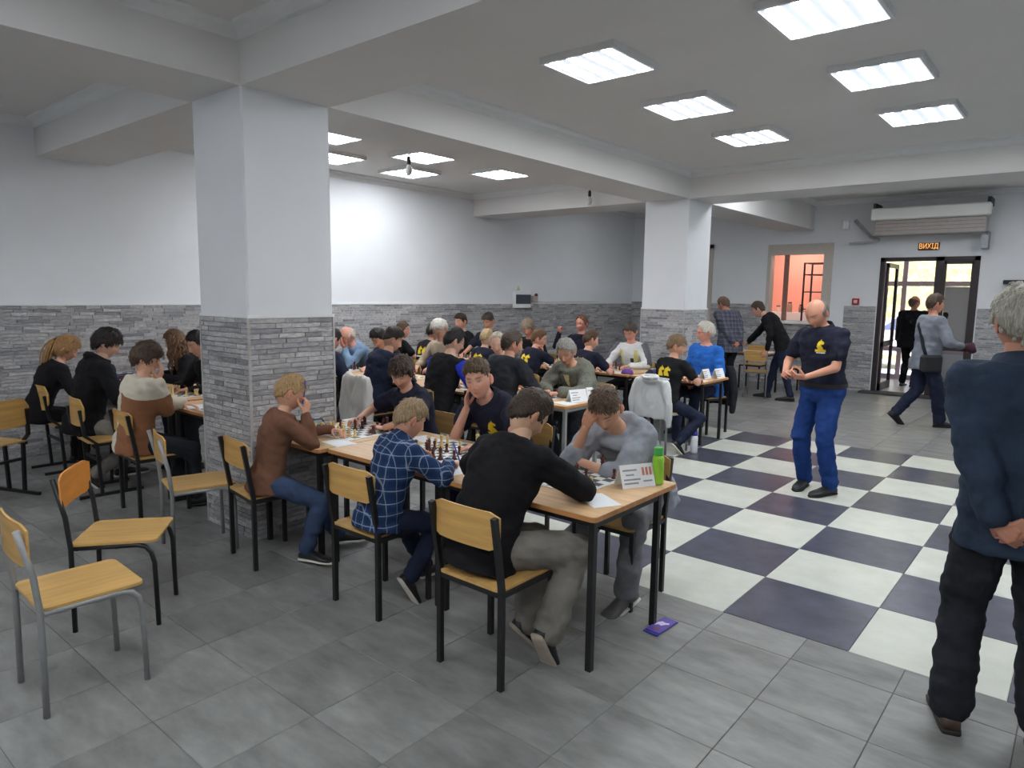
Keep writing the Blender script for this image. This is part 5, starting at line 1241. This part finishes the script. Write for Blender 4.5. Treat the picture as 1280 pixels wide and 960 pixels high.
# ------------------------------------------------------------------ garments on chairs
def garment(name, label, loc, rz, m, top_z=.845, low=.42, w=.21, sleeves=True, hoodm=None, th=.035, fold=.013):
    root = thing(name, label, 'garment', (loc[0], loc[1], 0), R(rz)); P = PR(); yb = -.225
    secs = [(Vector((0, yb-.02, low)), X3, Y3, w*1.02, th, th*1.1), (Vector((0, yb-.015, low+.12)), X3, Y3, w*1.05, th*1.1, th*1.2), (Vector((0, yb-.005, .70)), X3, Y3, w*1.06, th, th*1.1), (Vector((0, yb, top_z-.04)), X3, Y3, w, th, th), (Vector((0, yb, top_z)), X3, Y3, w*.75, th*.7, th*.7)]
    P.loft(secs)
    if sleeves:
        for q in (-1, 1): P.cap((q*(w-.03), yb, top_z-.05), (q*(w+.035), yb-.02, low+.18), .05, .045).cap((q*(w+.035), yb-.02, low+.18), (q*(w+.03), yb+.0, low-.06), .045, .038)
    if hoodm: P.ell((0, yb-.03, top_z-.015), (X3, Y3, Z3), (.12, .055, .05))
    mats = {'g': P.temp(.011, 4)}
    def fin():
        p = arr(mats['g']); no = np.empty(len(p[0])*3, np.float32); mats['g'].vertex_normals.foreach_get('vector', no); no = no.reshape(-1, 3); Q = p[0]
        d = fold*vnoise(Q*np.array([17, 10, 4.5])+loc[0]+.8*vnoise(Q*5)[:, None])+.005*vnoise(Q*np.array([36, 20, 10])+3)
        link('cloth_drape', from_arr(name, [(Q+no*d[:, None], p[1], p[2], p[3])], m), None, root)
        if hoodm: MB().tube([(.10*math.cos(t), yb-.035+.045*math.sin(t), top_z+.02+.012*math.sin(t)) for t in [2*math.pi*k/16 for k in range(17)]], .016, 8).build('hood_rim', hoodm, root)
    QUEUE.append((mats, fin))
    return root
bp_ = bk['pos']
dup(pa, (bp_.x-.03, bp_.y+.03, 0), R(-10), 'silver-legged chair with the pale hoodie on its back')
garment('hoodie', 'pale grey hoodie hung over the back of a silver chair', (bp_.x-.03, bp_.y+.03), -10, cloth('cloth_pale_grey', rgb(200, 202, 204), var=.08), .84, .40, .215, True, mat('hood_white', rgb(216, 217, 216), .9))
np_ = cN['pos']
garment('coat', 'light grey coat hung on the chair of the man in navy', (np_.x, np_.y+.02), -2, cloth('cloth_light_coat', rgb(224, 221, 216), var=.08), .88, .36, .205, fold=.024)
gb_ = [o for o in bpy.data.objects if o.get('label', '') == 'black-framed plywood chair under the man in the blue sweater'][0]
garment('dark_jacket', 'dark jacket hung on the chair of the man in blue', (gb_.location.x, gb_.location.y), math.degrees(gb_.rotation_euler.z), charc, .86, .34, .22)
flush()

# ------------------------------------------------------------------ things on the tables and the floor
paper = mat('paper', rgb(236, 238, 240), .8, var=.02)
linem, lnt, lb_ = base('paper_lines', .8)
wv = node(lnt, 'ShaderNodeTexWave'); wv.bands_direction = 'Y'; wv.inputs['Scale'].default_value = 26; wv.inputs['Distortion'].default_value = .0
tcl = node(lnt, 'ShaderNodeTexCoord'); lnt.links.new(tcl.outputs['Object'], wv.inputs['Vector'])
crl_ = node(lnt, 'ShaderNodeValToRGB'); crl_.color_ramp.elements[0].position = .0; crl_.color_ramp.elements[0].color = rgb(196, 212, 226); crl_.color_ramp.elements[1].position = .3; crl_.color_ramp.elements[1].color = rgb(238, 240, 241)
lnt.links.new(wv.outputs['Fac'], crl_.inputs[0]); lnt.links.new(crl_.outputs[0], lb_.inputs['Base Color'])
sheetm = MB().box(-.074, .074, -.105, .105, 0, .0012).mesh('score_sheet', linem)
def sheet(x, y, rz, who): tag(link('score_sheet', sheetm, None, None, (x, y, TH+.0008), R(rz)), 'printed score sheet lying '+who, 'paper')
sheet(-2.30, -.875, 84, 'before the boy in brown at the table join'); sheet(-1.22, -.84, -10, 'under the hand of the plaid shirt boy'); sheet(-.33, -.80, 60, 'at the corner of the end table')
sheet(-1.98, -.40, 80, 'beside the board of the leaning youth'); sheet(-4.35, -.84, 70, 'before the boy in cream and brown'); sheet(-2.22, 1.56, 80, 'at the end of the tweed jacket table'); sheet(-2.10, 4.10, 84, 'before the two cards on the blue sweater table'); sheet(-3.14, 4.12, 84, 'beside the board of the white jersey'); sheet(-1.0, -.30, 75, 'by the elbow of the grey sweater'); sheet(-2.86, -.30, 88, 'beyond the board by the brick column'); sheet(-4.45, -.42, 88, 'beyond the board of the boy in cream')
def tent(x, y, rz, who, red=True, w=.2, h=.115):
    t = thing('tent_card', 'folded white name card '+who, 'card', (x, y, TH), R(rz))
    for q in (-1, 1):
        MB().add([(-w/2, q*.045, .001), (w/2, q*.045, .001), (w/2, q*.001, h), (-w/2, q*.001, h), (-w/2, q*.0435, .001), (w/2, q*.0435, .001), (w/2, -q*.0003, h), (-w/2, -q*.0003, h)],
                 [(0, 1, 2, 3), (4, 7, 6, 5), (0, 4, 5, 1), (1, 5, 6, 2), (2, 6, 7, 3), (3, 7, 4, 0)]).build('card_face', paper, t)
        def bar(x0, x1, v0, v1, mm, nm):
            P = lambda u, v: (q*-u, q*(.0458-.0445*v), .001+(h-.001)*v+.0004)
            MB().add([P(x0, v0), P(x1, v0), P(x1, v1), P(x0, v1)], [(0, 1, 2, 3)]).build(nm, mm, t)
        gy = mat('print_grey', rgb(150, 158, 172), .8)
        for v, a, b in ((.72, -.085, .0), (.52, -.07, -.02), (.32, -.085, .015), (.16, -.085, -.0)): bar(a, b, v, v+.07, gy, 'printed_line')
        if red:
            rd = mat('print_red', rgb(206, 128, 112), .8)
            for k in range(3): bar(.03+.022*k, .044+.022*k, .5, .84, rd, 'printed_mark')
            bar(.03, .085, .22, .29, gy, 'printed_line')
    return t
tent(-.335, -.44, 62, 'beside the green bottle on the end table')
tent(-2.20, 1.72, 75, 'showing its face on the tweed jacket table', False); tent(-2.17, 1.98, 62, 'behind another card on the tweed jacket table', False)
tent(-2.14, 4.36, 88, 'nearer the boy on the blue sweater table', False, .17); tent(-2.06, 4.56, 80, 'nearer the man on the blue sweater table', False, .17)
b = thing('drink_bottle', 'bright green plastic bottle on the end table corner', 'bottle', (-.265, -.325, TH))
MB().lathe([(.028, 0), (.032, .006), (.032, .10), (.029, .11), (.032, .125), (.030, .145), (.021, .155)], 16).build('bottle_body', mat('bottle_green', rgb(150, 212, 60), .3, var=.05), b)
MB().lathe([(.023, .155), (.024, .16), (.024, .192), (.021, .197), (.002, .198)], 16).build('bottle_cap', mat('cap_green', rgb(70, 178, 80), .4), b)
p = on_z(867, 566, 0)
b = thing('water_bottle', 'white sports bottle with blue cap on the chequered floor', 'bottle', (p.x, p.y, 0))
MB().lathe([(.036, 0), (.04, .008), (.04, .12), (.036, .13), (.04, .142), (.04, .18), (.028, .2)], 16).build('bottle_body', mat('bottle_white', rgb(226, 228, 230), .35, var=.04, scale=(12, 12, 12)), b)
MB().lathe([(.034, .2), (.036, .206), (.036, .238), (.018, .246), (.012, .266), (.002, .268)], 16).build('bottle_cap', mat('cap_blue', rgb(60, 66, 170), .4), b)
p = on_z(826, 784, 0)
b = thing('chocolate_bar', 'purple wrapped chocolate bar lying on the floor', 'chocolate', (p.x, p.y, 0), R(-3))
pur = mat('wrap_purple', rgb(92, 74, 170), .35, var=.15); MB().box(-.042, .042, -.09, .09, .001, .012, bev=.003).build('wrapper', pur, b)
for q in (-1, 1): MB().box(-.043, .043, q*.098-.008, q*.098+.008, .003, .007).build('wrapper_end', mat('wrap_blue', rgb(60, 70, 160), .3), b)
MB().prism([(-.028, -.02), (-.012, .0), (.004, -.008), (.018, .02), (.03, .03), (.026, .046), (.006, .036), (-.014, .044), (-.03, .02)], .0122, .0128).build('wrapper_print', mat('wrap_white', rgb(222, 212, 232), .4), b)
MB().prism([(-.02, -.062), (.016, -.066), (.026, -.04), (.004, -.03), (-.016, -.036)], .0122, .0128).build('wrapper_picture', mat('wrap_brown', rgb(122, 82, 96), .4), b)
def clock(x, y, rz, who):
    t = thing('chess_clock', 'dark blue digital chess clock '+who, 'clock', (x, y, TH), R(rz))
    m = MB(); P = [(-.05, 0), (.05, 0), (.05, .02), (.0, .06), (-.03, .062), (-.05, .04)]
    m.prism(P, -.085, .085, Matrix(((0, 0, 1, 0), (1, 0, 0, 0), (0, 1, 0, 0), (0, 0, 0, 1)))); m.build('clock_body', mat('clock_blue', rgb(44, 58, 92), .4), t)
    MB().add([(-.07, .042, .0275), (.07, .042, .0275), (.07, .008, .0545), (-.07, .008, .0545)], [(0, 1, 2, 3)]).build('clock_display', mat('clock_lcd', rgb(150, 160, 150), .3), t)
    for q in (-1, 1): MB().box(q*.05-.025, q*.05+.025, -.035, -.012, .06, .069, bev=.003).build('button', mat('clock_btn', rgb(200, 204, 210), .4), t)
clock(-2.855, -.70, -90, 'by the brick column'); clock(-1.13, -.62, -90, 'beside the black sweatshirt'); clock(-3.70, -.42, 90, 'by the far side of the first column')
clock(-3.14, 1.82, 90, 'on the tweed jacket table'); clock(-2.85, 4.35, 90, 'on the blue sweater table'); clock(-6.72, -.5, 90, 'against the long brick wall')
tag(MB().lathe([(.075, 0), (.08, .01), (.07, .045), (.04, .065), (.004, .07)], 16).build('knitted_cap', mat('cap_purple', rgb(112, 74, 150), .9), None, (-3.06, 4.08, TH)), 'purple cap lying at the table edge near the pale hoodie', 'cap')
# table and chairs by the far wall
table(-4.1, -2.95, 8.72, 9.32, 'pale wood table by the serving window with papers on it', blk, None, .05)
tag(MB().box(-.105, .105, -.148, .148, 0, .006).build('paper_stack', linem, None, (-3.12, 8.95, TH), R(70)), 'stack of papers under the bending youth on the far table', 'paper')
b = thing('white_bottle', 'small white bottle on the far table by the window', 'bottle', (-3.62, 8.85, TH))
MB().lathe([(.035, 0), (.038, .01), (.038, .12), (.015, .16), (.015, .19)], 12).build('bottle_body', mat('bottle_white2', rgb(226, 226, 222), .4), b); MB().lathe([(.017, .19), (.017, .215), (.002, .217)], 10).build('bottle_cap', mat('bottle_cap2', rgb(210, 206, 200), .5), b)
p1, p2 = on_z(935, 497, 0), on_z(976, 499, 0)
dup(pa, (-3.05, 8.52, 0), R(10), 'silver-legged chair at the far table behind the bending youth')
for k, (x, y, r_, l) in enumerate(((-2.25, 9.45, 20, 'black chair with plywood back standing by the far brick wall'), (-2.62, 9.62, -12, 'black chair between the far table and the wall corner'), (-3.55, 9.62, 180, 'black chair behind the far table under the window'), (-4.0, 8.45, 0, 'black chair at the column end of the far table'))):
    dup(pc, (x, y, 0), R(r_), l)
